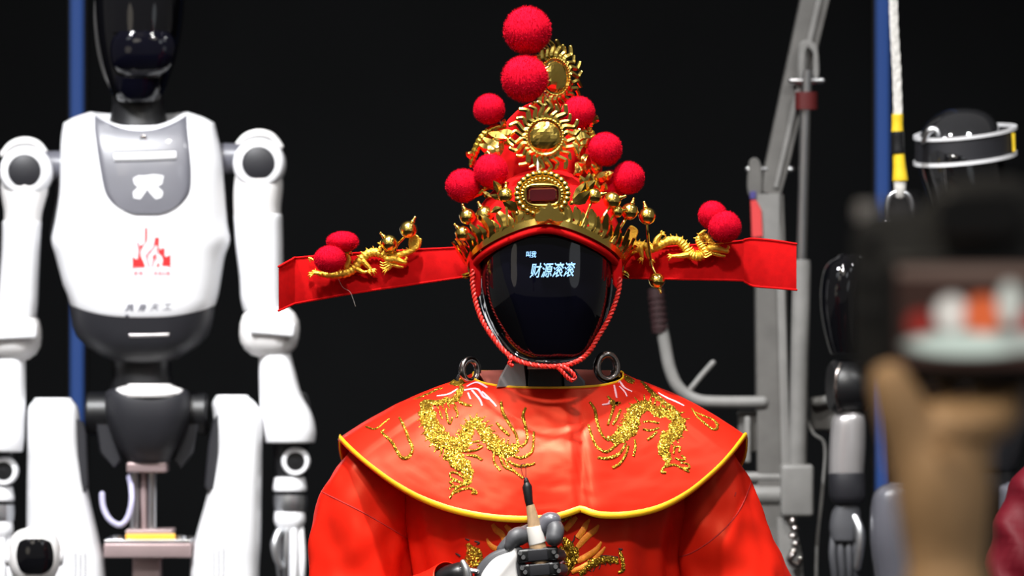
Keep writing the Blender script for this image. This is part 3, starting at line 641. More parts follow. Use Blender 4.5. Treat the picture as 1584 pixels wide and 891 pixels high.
# feathered filigree beside the medallion
leaf_me = leafmesh('leaf', M['gold'], [(.05, 0), (.16, .25), (.22, .5), (.14, .78), (.02, 1)], .05, .06)
def leaves(name, items, parent, lab=None):     # items: (px,py,dy, angle deg from right ccw, length)
    r = None
    for px, py, dy, an, ln in items:
        a = math.radians(an); z = Vector((math.cos(a), -.15, math.sin(a)))
        if r is None:
            mb = MB(); mb.ball(FH.p(px, py, dy), 4*k0, 10, 6); r = mb.build(name, M['gold'], parent, label=lab)
        o = inst(leaf_me, 'leaf', r, FH.p(px, py, dy), (ln*k0*1.3, ln*k0, ln*k0)); orient(o, z, Vector((.3*math.sin(px), 1, .2)))
    return r
leaves('filigree', [(800, 330, -113, 135, 30), (776, 322, -105, 200, 18), (775, 310, -100, 150, 18), (772, 300, -98, 110, 22), (790, 326, -110, 120, 24), (804, 322, -112, 110, 20)], hat, 'gold feather filigree left of the gem')
leaves('filigree', [(884, 314, -112, 30, 34), (886, 308, -112, 50, 32), (895, 296, -105, 30, 30), (902, 290, -100, 60, 24), (905, 292, -100, 110, 22), (910, 286, -98, 85, 20)], hat, 'gold feather filigree right of the gem')
# sun ornaments
fl = cat([(0, 0, 0), (.10, 0, .22), (-.02, 0, .48), (-.10, 0, .68), (.04, 0, .88), (.14, 0, .98)], 3)
flame_me = mesh_of(MB().tube([Vector(p) for p in fl], [.17*(1-.4*i/len(fl)) for i in range(len(fl))], 6, up=(0, -1, 0)), 'flame', M['gold'])
def sun(cx, cy, R, dy, yaw, name, nfl=24, roll=0.):
    c = FH.p(cx, cy, dy); rm = Matrix.Rotation(yaw, 3, 'Z')
    W = lambda x, y, z: c+rm @ Vector((x*k0, y*k0, z*k0))
    mb = MB(); n = 9
    g = [[(spow(-1+2*i/n, 1), spow(-1+2*j/n, 1)) for i in range(n+1)] for j in range(n+1)]
    vs = []
    for row in g:
        for u, v in row:
            x = u*math.sqrt(1-v*v/2)*R*.46; z = v*math.sqrt(1-u*u/2)*R*.46; h = math.sqrt(max(0, 1-(x*x+z*z)/(R*.47)**2))
            vs.append(W(x+random.uniform(-.25, .25), -2-9*h+random.uniform(-.35, .35), z+random.uniform(-.25, .25)))
    mb.add(vs, [(j*(n+1)+i, j*(n+1)+i+1, (j+1)*(n+1)+i+1, (j+1)*(n+1)+i) for i in range(n) for j in range(n)])
    root = MB().tube([W(R*.52*math.cos(a), 0, R*.52*math.sin(a)) for a in [2*PI*j/40 for j in range(41)]], R*.07*k0, 8, caps=None).build(name, M['gold'], hat, label='gold sun ornament with wavy flame rays')
    ORG[root] = ORG[hat]
    mb.build('sun_disc', M['gold'], root, smooth=False)
    mb = MB()
    for j in range(40): a = 2*PI*j/40; mb.ball(W(R*.535*math.cos(a), -4, R*.535*math.sin(a)), 1.9*k0, 8, 6)
    mb.build('bead_ring', M['gold'], root, kind='stuff')
    for j in range(nfl):
        a = 2*PI*j/nfl+roll; z = rm @ Vector((math.cos(a), 0, math.sin(a)))
        l_ = R*.50*(1+.12*math.sin(j*2.6)); fx = l_*k0*1.1*(1 if j % nfl < nfl/2 else -1)
        o = inst(flame_me, 'flame', root, W(R*.55*math.cos(a), 0, R*.55*math.sin(a)), (abs(fx), l_*k0, l_*k0)); orient(o, z, (rm @ Vector((0, -1, 0)))*(1 if fx > 0 else -1))
    return root
sun(843, 212, 52, -70, 0, 'sun_ornament', 24, .13)
sun(857, 119, 53, 6, math.radians(38), 'sun_ornament', 24, .1)
ptube(FH, [(832, 238, -66, 3), (832, 256, -72, 3), (832, 276, -92, 3)], 10, 3).build('support_rod', M['steel'], hat)
ptube(FH, [(848, 150, 14, 2.4), (846, 175, 40, 2.4)], 8, 2).build('support_rod', M['steel'], hat)
# side dragons of the tall back
def fildragon(path, dy, spk, lab):
    c = cat(path, 8)
    d = MB().tube([FH.p(x, y, dy) for x, y, r in c], [r*k0*(1+.10*math.sin(i*1.9)) for i, (x, y, r) in enumerate(c)], 10, .7).build('dragon_ornament', M['goldd'], hat, label=lab)
    for px, py, an, ln in spk:
        a = math.radians(an); o = inst(leaf_me, 'leaf', d, FH.p(px, py, dy-5), (ln*k0*1.6, ln*k0*2.2, ln*k0)); orient(o, Vector((math.cos(a), -.3, math.sin(a))), Vector((math.sin(px*3)*.5, 1, .25)))
    return d
fildragon([(729, 256, 4), (733, 240, 6), (741, 222, 7), (751, 208, 7), (765, 198, 6), (780, 196, 4)], -14,
    [(742, 224, -20, 24), (748, 214, -35, 28), (756, 206, -20, 30), (766, 200, -50, 26), (772, 204, -10, 26), (752, 226, -60, 22), (762, 216, -75, 28), (774, 212, -95, 30), (782, 208, -60, 24), (733, 240, 165, 12), (728, 246, 120, 14), (775, 196, 60, 14), (768, 225, -120, 20)], 'gold openwork dragon on the side of the headdress')
fildragon([(926, 262, 4), (921, 246, 6), (915, 228, 7), (916, 212, 7), (910, 200, 6), (915, 190, 4)], -14,
    [(918, 226, 170, 24), (914, 214, 190, 28), (908, 204, 200, 30), (906, 222, 240, 28), (900, 214, 250, 30), (912, 240, 220, 22), (917, 192, 60, 16), (912, 196, 100, 16), (910, 240, 260, 26), (903, 200, 160, 20), (905, 250, 230, 24), (908, 262, 200, 24), (915, 262, 150, 24), (913, 272, 110, 22)], 'gold openwork dragon on the side of the headdress')
fildragon([(727, 302, 3), (738, 300, 5), (750, 292, 5.5), (758, 280, 4)], -26, [(740, 300, 200, 16), (748, 296, -40, 16), (756, 284, 70, 16), (736, 304, 130, 12), (752, 290, 20, 16)], 'small gold scroll under the pompoms')
fildragon([(932, 300, 3), (926, 290, 5), (918, 280, 5.5), (922, 268, 4)], -26, [(926, 290, 150, 20), (918, 280, 200, 18), (922, 270, 110, 18), (930, 296, 60, 16), (920, 276, 20, 24), (928, 272, 10, 22)], 'small gold scroll under the pompoms')
# pompoms
random.seed(3)
pm = MB(); pm.ball((0, 0, 0), .94, 32, 20)
for v in pm.v:
    v *= 1+.03*noise.noise(v*1.7)
pom_me = mesh_of(pm, 'pompom', M['pom'])
fz = MB()
for i in range(7000):
    z = random.uniform(-1, 1); a = random.uniform(0, 2*PI); r = math.sqrt(1-z*z); d = Vector((r*math.cos(a), r*math.sin(a), z))
    t = d.orthogonal().normalized(); t.rotate(Matrix.Rotation(random.uniform(0, 6.28), 3, d)); rr = 1+.03*noise.noise(d*1.7)
    tip = d*(rr*random.uniform(.97, 1.03))+Vector((random.gauss(0, .03), random.gauss(0, .03), random.gauss(0, .03)))
    fz.add([d*.90*rr+t*.012, d*.90*rr-t*.012, tip], [(0, 1, 2)])
fuzz_me = mesh_of(fz, 'fuzz', M['pom'], False)
for px, py, r, dy, ax, ay in ((816, 47, 38, -20, 0, 0), (812, 122, 37, -45, 848, 150), (757, 169, 25, -20, 780, 200), (895, 174, 26, -25, 880, 200), (936, 231, 27, -30, 912, 240), (972, 275, 26, -24, 930, 285), (945, 286, 24, -2, 930, 290),
                              (716, 287, 27, -30, 738, 300), (759, 264, 27, -45, 770, 285), (530, 374, (26, 22, 17), 8, 545, 395), (510, 401, (25, 22, 22), -14, 520, 415), (1102, 333, 23, 22, 1100, 372), (1121, 351, 26, 2, 1112, 380)):
    c = FH.p(px, py, dy); s = tuple(q*k0 for q in (r if isinstance(r, tuple) else (r, r, r)))
    o = inst(pom_me, 'pompom', hat, c, s, (random.uniform(0, .4) if not isinstance(r, tuple) else 0, 0 if isinstance(r, tuple) else random.uniform(0, 6), 0))
    f = bpy.data.objects.new('fuzz', fuzz_me); COL.objects.link(f); f.parent = o; f['kind'] = 'stuff'
    if ax: ptube(FH, [(px, py, dy, 1.2), ((px+ax)/2+3, (py+ay)/2, dy+12, 1.2), (ax, ay, dy+26 if px > 650 and px < 1050 else 30, 1.2)], 6, 4).build('wire', M['steel'], hat)
ptube(FH, [(830, 70, -10, 1.6), (840, 95, 0, 1.6), (850, 120, 8, 1.6)], 6, 3).build('wire', M['steel'], hat)
# gold baubles on stems
ball_me = mesh_of(MB().lathe((0, 0, 0), [(1e-4, -1)]+[(math.cos(a), math.sin(a)) for a in [-1.3+.26*i for i in range(5)]]+[(1.03, -.05), (1.03, .05)]+[(math.cos(a), math.sin(a)) for a in [.2+.26*i for i in range(5)]]+[(1e-4, 1)], n=28), 'bauble', M['gold'], ang=60)
fin_me = mesh_of(MB().ball((0, 0, .12), .34, 12, 8).ball((0, 0, .44), .24, 10, 8).ball((0, 0, .68), .18, 10, 6).ball((0, 0, .88), .2, 10, 6), 'finial', M['gold'])
for px, py, r, dy, fa, st in ((782, 302, 12, -112, 88, [(783, 312, -110), (785, 348, -122)]), (723, 335, 12.5, -52, 112, [(728, 345, -52), (748, 376, -75)]), (750, 332, 13.5, -78, 118, [(756, 342, -80), (778, 366, -98)]), (716, 361, 12, -48, 132, [(724, 370, -48), (744, 388, -70)]),
                           (918, 303, 12.5, -100, 12, [(914, 314, -100), (900, 350, -112)]), (947, 310, 13.5, -78, 18, [(942, 322, -80), (918, 358, -100)]), (954, 327, 10, -72, 10, [(948, 334, -74), (930, 365, -92)]), (974, 327, 13, -58, 72, [(968, 338, -58), (946, 375, -76)]),
                           (1001, 334, 13.5, -34, 102, [(1001, 346, -34), (1002, 365, -30), (1005, 395, 6), (1008, 410, 10), (1016, 428, 6)]), (1016, 434, 12.5, 6, -72, None), (602, 376, 13, 16, 130, [(606, 388, 16), (608, 400, 30)]), (632, 355, 13.5, 12, 62, [(626, 366, 14), (614, 380, 24), (609, 396, 30)])):
    o = inst(ball_me, 'bauble', hat, FH.p(px, py, dy), r*k0, (.15, .1, 0))
    a = math.radians(fa); fo2 = inst(fin_me, 'finial', o, ORG[o]); fo2.parent = o; fo2.scale = (.85, .85, .75)
    z = Vector((math.cos(a), -.1, math.sin(a)))*.92; rmi = o.rotation_euler.to_matrix().inverted()
    fo2.location = rmi @ z; orient(fo2, rmi @ z, Vector((0, 1, 0)))
    if st:
        c = cat([FH.p(*q)[:] for q in st], 5); mb = MB().tube([Vector(q) for q in c], 2.1*k0, 8)
        me = mesh_of(mb, 'stem', M['gold']); so = bpy.data.objects.new('stem', me); COL.objects.link(so); so.parent = o
        so.matrix_parent_inverse = (Matrix.Translation(ORG[o]) @ o.rotation_euler.to_matrix().to_4x4() @ Matrix.Scale(r*k0, 4)).inverted()
        for v in me.vertices: pass
# dragons on the wings
def claws(mb, px, py, dy, an, ln=8):
    for d in (-35, 0, 35):
        a = math.radians(an+d); ptube(FH, [(px, py, dy, 2), (px+ln*.6*math.cos(a), py-ln*.6*math.sin(a), dy-2, 1.6), (px+ln*math.cos(a), py-ln*math.sin(a)+1.5, dy, .8)], 6, 3, mb)
def wdragon(name, body, legs, head, fin, dy, extra=()):
    r = None
    for path in body:
        c = cat(path, 12); mb = MB().tube([FH.p(x, y, dy) for x, y, q in c], [q*k0*(1+.09*math.sin(i*1.57)) for i, (x, y, q) in enumerate(c)], 12, .8)
        for i in range(3, len(c)-3, 5):
            tx, ty = c[i+1][0]-c[i-1][0], c[i+1][1]-c[i-1][1]; l = math.hypot(tx, ty) or 1; nx, ny = ty/l, -tx/l
            if ny > .3: nx, ny = -nx, -ny
            x, y, q = c[i]; ptube(FH, [(x+nx*q*.8, y+ny*q*.8, dy, 1.5), (x+nx*(q+3)-tx/l*1.5, y+ny*(q+3)-ty/l*1.5, dy, .4)], 5, 2, mb)
        o = mb.build(name if r is None else 'tail', M['goldm'], r or hat, label='embossed gold dragon on the velvet wing' if r is None else None)
        if r is None: r = o; ORG[r] = ORG[hat]
    for path, an in legs:
        mb = ptube(FH, [(x, y, dy-4, q) for x, y, q in path], 8, 4); claws(mb, path[-1][0], path[-1][1], dy-4, an); mb.build('leg', M['goldm'], r)
    hx, hy, sg = head; mb = MB()
    ptube(FH, [(hx-sg*12, hy-4, dy-3, 6.5), (hx-sg*3, hy-4, dy-5, 7), (hx+sg*7, hy-1, dy-5, 4.6), (hx+sg*15, hy+1, dy-5, 3.6)], 10, 4, mb)
    ptube(FH, [(hx-sg*8, hy+3, dy-3, 4), (hx+sg*3, hy+7, dy-4, 2.8), (hx+sg*11, hy+8, dy-4, 2)], 8, 4, mb)
    ptube(FH, [(hx+sg*13, hy-1, dy-5, 2), (hx+sg*17, hy-5, dy-5, 2.4), (hx+sg*16, hy-8, dy-5, 1)], 8, 3, mb)
    for q in (0, 5): ptube(FH, [(hx-sg*2, hy-8, dy-6, 2), (hx-sg*10, hy-12-q, dy-6, 1.6), (hx-sg*(18-q), hy-13-q, dy-6, .6)], 6, 4, mb)
    for q in (0, 4, 8): ptube(FH, [(hx-sg*10, hy+q-2, dy-6, 2), (hx-sg*18, hy+q+2, dy-5, 1.4), (hx-sg*24, hy+q, dy-3, .5)], 6, 4, mb)
    mb.ball(FH.p(hx+sg*1, hy-7, dy-9), 2*k0, 8, 6)
    mb.build('head', M['goldm'], r)
    if fin: MB().plate(FH, cat(fin, 3, True), dy-4, 5, 1.5).build('tail_fin', M['goldm'], r)
    for path in extra: ptube(FH, path, 6, 4).build('whisker', M['goldm'], r)
wdragon('dragon_ornament', [[(484, 420, 2.5), (504, 425, 5), (530, 424, 6.5), (547, 416, 7), (559, 401, 7), (574, 391, 7), (591, 393, 7), (603, 401, 6.5)], [(598, 396, 4.5), (618, 394, 5), (634, 389, 5), (646, 381, 4), (650, 371, 3)]],
        [([(562, 404, 4.5), (570, 413, 3.5), (575, 418, 2.4)], -20), ([(600, 405, 4.5), (604, 412, 3.4), (599, 417, 2.4)], 200), ([(552, 416, 4), (562, 421, 3), (568, 420, 2)], 0), ([(588, 388, 3.5), (588, 383, 3), (590, 380, 2)], 100), ([(496, 424, 4), (488, 422, 3), (484, 424, 2)], 190), ([(536, 412, 4), (540, 402, 3.5), (537, 393, 2.5)], 80)],
        (612, 405, 1), [(633, 384), (632, 372), (637, 365), (646, 364), (650, 372), (648, 384), (641, 387)], 27, [[(484, 402, 24, 2), (478, 399, 24, 2), (480, 405, 24, 1)]])
wdragon('dragon_ornament', [[(1003, 389, 5), (1018, 381, 7), (1034, 373, 7), (1050, 373, 7), (1060, 383, 7), (1068, 394, 7), (1081, 397, 7), (1090, 390, 6.5), (1084, 379, 6), (1081, 370, 5.5), (1090, 365, 5), (1099, 374, 5)], [(1010, 386, 5), (996, 380, 6), (980, 378, 6), (968, 374, 4.5), (964, 368, 3)]],
        [([(1064, 394, 5), (1052, 396, 4), (1040, 396, 2.6)], 190), ([(1002, 388, 5), (1004, 396, 4), (1006, 401, 2.6)], -60), ([(990, 382, 5), (992, 392, 4), (994, 399, 2.4)], 230), ([(1014, 378, 5), (1016, 370, 4), (1022, 363, 2.6)], 40), ([(984, 382, 4), (986, 388, 3), (982, 390, 2)], 180)],
        (1110, 388, 1), [(964, 370), (972, 352), (978, 349), (987, 356), (984, 368), (978, 374), (970, 376)], 27, [[(1106, 378, 18, 1.8), (1118, 376, 16, 1.2), (1132, 375, 16, .6)], [(1082, 362, 22, 2), (1088, 358, 20, 2.4), (1093, 356, 20, 1)]])
# ear flaps and chin cord
for o_ in ([(727, 396), (739, 398), (744, 420), (744, 452), (739, 460), (733, 448), (728, 424)], [(938, 384), (952, 388), (962, 405), (962, 436), (957, 446), (950, 442), (946, 418)]):
    MB().plate(FH, cat(o_, 3, True), -46, 6, 2).build('ear_flap', M['velvet'], hat)
def rope(F, path, R, r, tw, m, name, parent, strands=2):
    c = cat(path, 14); C = [F.p(*q[:3]) for q in c]; a = Vector((0, -1, 0)); S = [[] for _ in range(strands)]; l = 0
    for i in range(len(C)):
        t = (C[min(i+1, len(C)-1)]-C[max(i-1, 0)]).normalized(); u = (a-t*a.dot(t)).normalized(); v = t.cross(u); a = u
        if i: l += (C[i]-C[i-1]).length
        for s in range(strands):
            an = l/(tw*F.k)*2*PI+2*PI*s/strands; S[s].append(C[i]+(u*math.cos(an)+v*math.sin(an))*(R*F.k))
    mb = MB()
    for s in S: mb.tube(s, r*F.k, 6)
    return mb.build(name, m, parent)
rope(FH, [(731, 418, -52), (731, 440, -52), (736, 468, -55), (746, 496, -62), (763, 523, -70), (782, 545, -76), (804, 559, -86), (834, 566, -94), (864, 567, -94)], 1.9, 2.3, 13, M['cord'], 'chin_cord', hat)
rope(FH, [(959, 430, -50), (957, 450, -50), (949, 476, -52), (938, 500, -56), (926, 520, -60), (914, 540, -66), (898, 556, -76), (880, 564, -90), (862, 567, -95)], 1.9, 2.3, 13, M['cord'], 'chin_cord', hat)
rope(FH, [(860, 566, -96), (868, 573, -98), (876, 582, -97), (884, 588, -95), (889, 583, -96), (882, 574, -98), (872, 568, -98), (862, 566, -97)], 1.7, 2.0, 12, M['cord'], 'cord_knot', hat)
rope(FH, [(786, 551, -82), (790, 556, -82), (788, 562, -82), (793, 566, -82)], 1.5, 1.8, 10, M['cord'], 'cord_knot', hat)
# ------------------------------------------------------------------ the white robot
F1 = Fr(1.4); k1 = F1.k
PLZ = -.02
wrob = thing('humanoid_robot', 'white robot with glossy black egg-shaped head and red skyline logo on its chest', 'robot', (F1.p(215, 445).x, F1.y, PLZ))
MB().rbox((F1.p(190, 0).x, F1.y+.05, -.21), (.62, .52, .19), .03).build('platform', M['stage'], None, smooth=False)
pl = bpy.data.objects['platform']; pl.name = 'stage_platform'; tag(pl, 'low dark platform under the white robot', 'platform')
hd1 = hloft(F1, [(-118, 216, 20, 22, 10), (-108, 216, 42, 45, 8), (-80, 216, 60, 66, 4), (-40, 216, 69, 78, 0), (10, 216, 70, 82, 0), (55, 215, 66, 80, 0), (95, 214, 58, 74, -2), (125, 213, 48, 64, -6), (145, 213, 39, 54, -10), (158, 213, 28, 40, -14), (163, 213, 12, 20, -16)], 2.3, 56, 4, 0)
hdo = hd1.build('head', M['gloss'], wrob)
h1b = hd1.bvh()
patch(h1b, k1, [(-60, 185, 245), (-30, 178, 262), (10, 174, 268), (40, 173, 270), (52, 176, 268)], 3, 20, 4).build('upper_visor', M['gloss'], hdo)
mb = hloft(F1, [(52, 222, 40, 20, -72), (60, 222, 48, 24, -70), (75, 222, 52, 27, -68), (92, 221, 50, 27, -66), (106, 220, 44, 22, -64), (116, 219, 30, 14, -62)], 2.8, 40, 4, .1); mb.build('visor_bulge', M['visor'], hdo)
patch(h1b, k1, [(116, 178, 262), (128, 180, 259), (140, 182, 256), (150, 186, 250), (156, 196, 238)], 2, 18, 4).build('chin_guard', M['visor'], hdo)
ptube(F1, [(160, -60, -12, 1.6), (149, -10, -14, 1.6), (147, 30, -16, 1.6), (152, 80, -18, 1.6), (163, 120, -20, 1.6), (176, 143, -24, 1.6)], 8, 6).build('head_seam', M['steel'], hdo)
hloft(F1, [(140, 214, 40, 40, 10), (175, 214, 42, 42, 10), (215, 214, 55, 50, 10)], 2.2, 32, 3, 0).build('neck', M['black'], wrob)
# torso shell
tr = [(190, 215, 117, 62, 0), (215, 216, 122, 76, 0), (250, 218.5, 125.5, 86, 0), (300, 219.5, 128.5, 92, 0), (345, 218, 134, 94, 0), (372, 217.5, 138.5, 94, 0), (398, 217, 131, 94, 0), (440, 219, 122, 92, 0)]
trc = cat(tr, 4); rings = []
frontdip = lambda d: (lambda x, y: d*max(0., 1-(x/.98)**2)*(1 if y < 0 else .2))
rings.append(hring(F1, 215, 190, 62, 40, 0, 2.4, 72, frontdip(26)))
rings.append(hring(F1, 215, 174, 70, 52, 0, 2.6, 72, frontdip(25)))
rings.append(hring(F1, 215, 173, 76, 57, 0, 2.8, 72, frontdip(24)))
rings.append(hring(F1, 215, 181, 100, 60, 0, 2.9, 72, frontdip(14)))
for r in trc: rings.append(hring(F1, r[1], r[0], r[2], r[3], r[4], 2.9, 72, frontdip(max(0, 8-(r[0]-190)*.2))))
for py, hw, hd, d in ((462, 117, 90, 12), (474, 113.5, 88, 21), (477, 112, 86, 21)): rings.append(hring(F1, 221, py-9, hw, hd, 0, 2.9, 72, lambda x, y, d=d: d*(1-.9*abs(x)**2.6)+2))
tm = MB().loft(rings); tors = tm.build('torso', M['white'], wrob, ang=50)
t1b = tm.bvh()
hloft(F1, [(196, 214, 112, 50, 22), (240, 217, 126, 62, 22), (300, 218, 134, 66, 22), (350, 217, 141, 66, 22), (372, 217, 139, 64, 22), (440, 219, 112, 60, 22)], 3., 40, 4, 0).build('side_panel', M['black'], wrob)
cp = patch(t1b, k1, [(178, 146, 289), (200, 146, 290), (230, 150, 293), (262, 155, 295.5), (288, 160, 295), (304, 166, 290), (318, 178, 278), (327, 194, 262), (332, 212, 244)], 3.0, 28, 4, skirt=4, bev=2.5, warp=lambda u, t: 24*(1-(2*u-1)**2)*max(0, 1-t*2.2))
cpo = cp.build('chest_plate', M['chest'], tors, label='grey glossy chest plate'); cpb = cp.bvh()
MB().lathe(hit(cpb, 222, 214)[0], [(5*k1, -3*k1), (5*k1, 1.4*k1), (3.6*k1, 1.8*k1), (3.2*k1, .6*k1), (.1*k1, .6*k1)], (0, -1, 0), 20).build('chest_camera', M['darksteel'], cpo)
mb = MB(); stroke(cpb, k1, [(177, 243, 8.6), (224, 242, 8.6), (272, 240, 8.6)], mb, -.6, .3, 6, 10); mb.build('light_bar_surround', M['grey'], cpo)
mb = MB(); stroke(cpb, k1, [(177, 243, 6.3), (224, 242, 6.3), (272, 240, 6.3)], mb, .9, .4, 6, 10); mb.build('light_bar', M['white'], cpo)
mb = MB()
for poly in ([(224, 272), (238, 270), (253, 272), (250, 285), (243, 288), (252, 297), (250, 305), (241, 308), (231, 297), (228, 292), (224, 298), (217, 308), (207, 306), (206, 297), (214, 290), (208, 284), (206, 276), (214, 272)],): decal(cpb, k1, poly, mb, 1.2)
mb.build('chest_emblem', M['white'], cpo, smooth=False, label='white emblem shaped like a splayed character')
# the skyline logo and writing
mb = MB()
for poly in ([(205, 413), (205, 396), (209, 400), (213, 401), (216, 392), (216, 380), (222, 378), (224, 374), (224, 352), (228, 352), (228, 372), (221, 382), (218, 388), (218, 396), (222, 404), (225, 413)],
             [(239, 380), (239, 367), (246, 367), (246, 384), (249, 386), (251, 383), (255, 384), (255, 396), (258, 397), (264, 393), (264, 412), (250, 411), (252, 402), (250, 396), (245, 392), (243, 380)],
             [(224, 413), (221, 402), (219, 394), (222, 388), (230, 379), (231, 372), (233, 372), (233, 380), (225, 389), (222, 395), (225, 402), (229, 408), (229, 413)][::-1] and [(242, 413), (243, 408), (246, 405), (247, 413)],
             [(226, 396), (228, 391), (234, 386), (235, 390), (230, 394), (229, 400)], [(236, 396), (239, 392), (241, 396), (240, 404), (236, 402)]): decal(t1b, k1, poly, mb, .7)
mb.build('skyline_logo', M['redprint'], tors, smooth=False, label='red skyline logo', kind='stuff')
mb = MB()
for poly in ([(229, 413), (226, 402), (224, 395), (228, 390), (236, 382), (238, 372), (240, 372), (239, 384), (231, 392), (228, 397), (230, 404), (232, 413)], [(234, 413), (235, 404), (241, 398), (241, 384), (243, 384), (243, 400), (238, 406), (237, 413)], [(203, 414), (270, 413.5), (270, 414.5), (203, 415)], [(211, 375), (216, 374), (215, 398), (212, 400), (213, 388)]): decal(t1b, k1, poly, mb, .8)
for x0, w_ in ((207, 6), (215, 6), (230, .8), (238, 5), (245, 5), (252, 3), (257, 6)): decal(t1b, k1, [(x0, 419.5), (x0+w_, 419.3), (x0+w_, 425.3), (x0, 425.5)], mb, .8)
mb.build('logo_caption', M['pinkprint'], tors, smooth=False, label='pale red caption lines of the logo', kind='stuff')
mb = MB(); text_on(t1b, k1, '具 身 天 工', (194, 469, 266, 481), mb, .8, .0, 3, -2); decal(t1b, k1, [(194, 487), (199, 487), (199, 489.5), (194, 489.5)], mb, .8)
mb.build('chest_writing', M['darkprint'], tors, smooth=False, label='dark characters 具身天工', kind='stuff')
# belly
rings = [hring(F1, 221, 466, 112, 86, 0, 2.9, 64, lambda x, y: 21*(1-.9*abs(x)**2.6)+2), hring(F1, 221, 480, 111, 85, 0, 2.9, 64, lambda x, y: 14*(1-.9*abs(x)**2.6)+2)]
for py, hw, hd in ((505, 108, 82), (520, 102, 80), (535, 88, 74), (547, 70, 64), (556, 54, 54)): rings.append(hring(F1, 220, py, hw, hd, 0, 2.7, 64, lambda x, y: 5*(1-abs(x)**2)))
bm_ = MB().loft(rings); bel = bm_.build('belly', M['grey'], wrob, ang=50)
mb = MB(); stroke(bm_.bvh(), k1, [(200, 519.5, 2.6), (231, 519, 2.6), (261, 518, 2.6)], mb, .3, .5, 6, 8); mb.build('light_slot', M['silver'], bel)
hloft(F1, [(545, 218, 52, 50, 4), (575, 219, 46, 46, 6), (610, 222, 54, 50, 6)], 2.3, 32, 3, 0).build('waist', M['black'], wrob)
pv = hloft(F1, [(598, 228, 44, 40, 0), (603, 228, 60, 52, -6), (612, 228, 66, 58, -10), (640, 229, 66, 60, -10), (670, 229, 58, 56, -8), (695, 229, 47, 48, -4), (712, 229, 36, 36, 0)], 2.8, 48, 4, .12); pv.build('pelvis', M['grey'], wrob)
hloft(F1, [(596, 230, 36, 26, -26), (602, 230, 52, 36, -32), (608, 230, 54, 38, -36), (612, 230, 50, 36, -38)], 2.1, 40, 4, .06).build('pelvis_highlight', M['white2'], wrob)  # pale disc modelled in place of a glossy highlight on the pelvis
for s, x0 in ((-1, 228), (1, 228)):
    MB().plate(F1, [(x0+s*62, 650), (x0+s*80, 655), (x0+s*74, 700), (x0+s*52, 725), (x0+s*40, 712)], -20, 30, 3).build('hip_bracket', M['grey'], wrob)
    mb = MB().lathe(F1.p(x0+s*72, 640, 10), [(0, -22*k1), (30*k1, -22*k1), (34*k1, -18*k1), (34*k1, 18*k1), (30*k1, 22*k1), (0, 22*k1)], (s, 0, 0), 32); mb.build('hip_motor', M['black'], wrob)
# legs
LG = [(619, 82, 30, 44, -6), (630, 82, 38, 54, -6), (650, 83, 41, 58, -6), (700, 84, 42, 62, -6), (770, 90, 49, 66, -4), (840, 98, 57, 68, -2), (900, 104, 60, 68, 0), (1100, 108, 56, 66, 0), (1350, 108, 44, 54, 6), (1480, 108, 40, 50, 4), (1800, 112, 34, 44, 10), (1905, 112, 30, 38, 10)]
RG = [(614, 359, 26, 44, -6), (624, 362, 34, 54, -6), (645, 368, 38, 58, -6), (700, 370, 36, 62, -6), (770, 362, 43, 66, -4), (840, 352, 52, 68, -2), (900, 347, 54, 68, 0), (1100, 345, 52, 66, 0), (1350, 343, 42, 54, 6), (1480, 343, 38, 50, 4), (1800, 340, 34, 44, 10), (1905, 340, 30, 38, 10)]
for rows, s, cx in ((LG, -1, 107), (RG, 1, 345)):
    lm = hloft(F1, rows, 3.2, 48, 5, .12); lo = lm.build('leg', M['white'], wrob, ang=50); lb = lm.bvh()
    foot = MB().rbox(F1.p(cx+s*4, 1918, -30), (42*k1, 110*k1, 14*k1), .4); foot.build('foot', M['grey'], lo)
    ix = cx+(20 if s < 0 else -18)
    hp = [(118, 648), (128, 652), (134, 670), (137, 752), (132, 762), (124, 764), (120, 700)] if s < 0 else [(337, 640), (329, 652), (322, 690), (316, 752), (320, 758), (333, 758), (337, 700)]
    MB().plate(F1, hp, -56, 60, 3).build('thigh_plate', M['grey'], lo)
    mb = MB(); gx, gy = (124, 858) if s < 0 else (338, 850)
    for a in range(3):
        for b in range(9):
            l, n_ = hit(lb, gx-7+a*7.5, gy+b*5.2+(2.6 if a == 1 else 0)); mb.lathe(l, [(1.7*k1, -1*k1), (1.7*k1, .4*k1), (.1*k1, .4*k1)], (0, -1, 0), 8)
    mb.build('vent_holes', M['slate'], lo, kind='stuff')
    stroke(lb, k1, [(cx-42 if s < 0 else cx-10, 775 if s < 0 else 772, .8), (cx-10 if s < 0 else cx+38, 783 if s < 0 else 778, .8)], (mb := MB()), 0, .4, 6, 6); mb.build('panel_seam', M['slate'], lo)
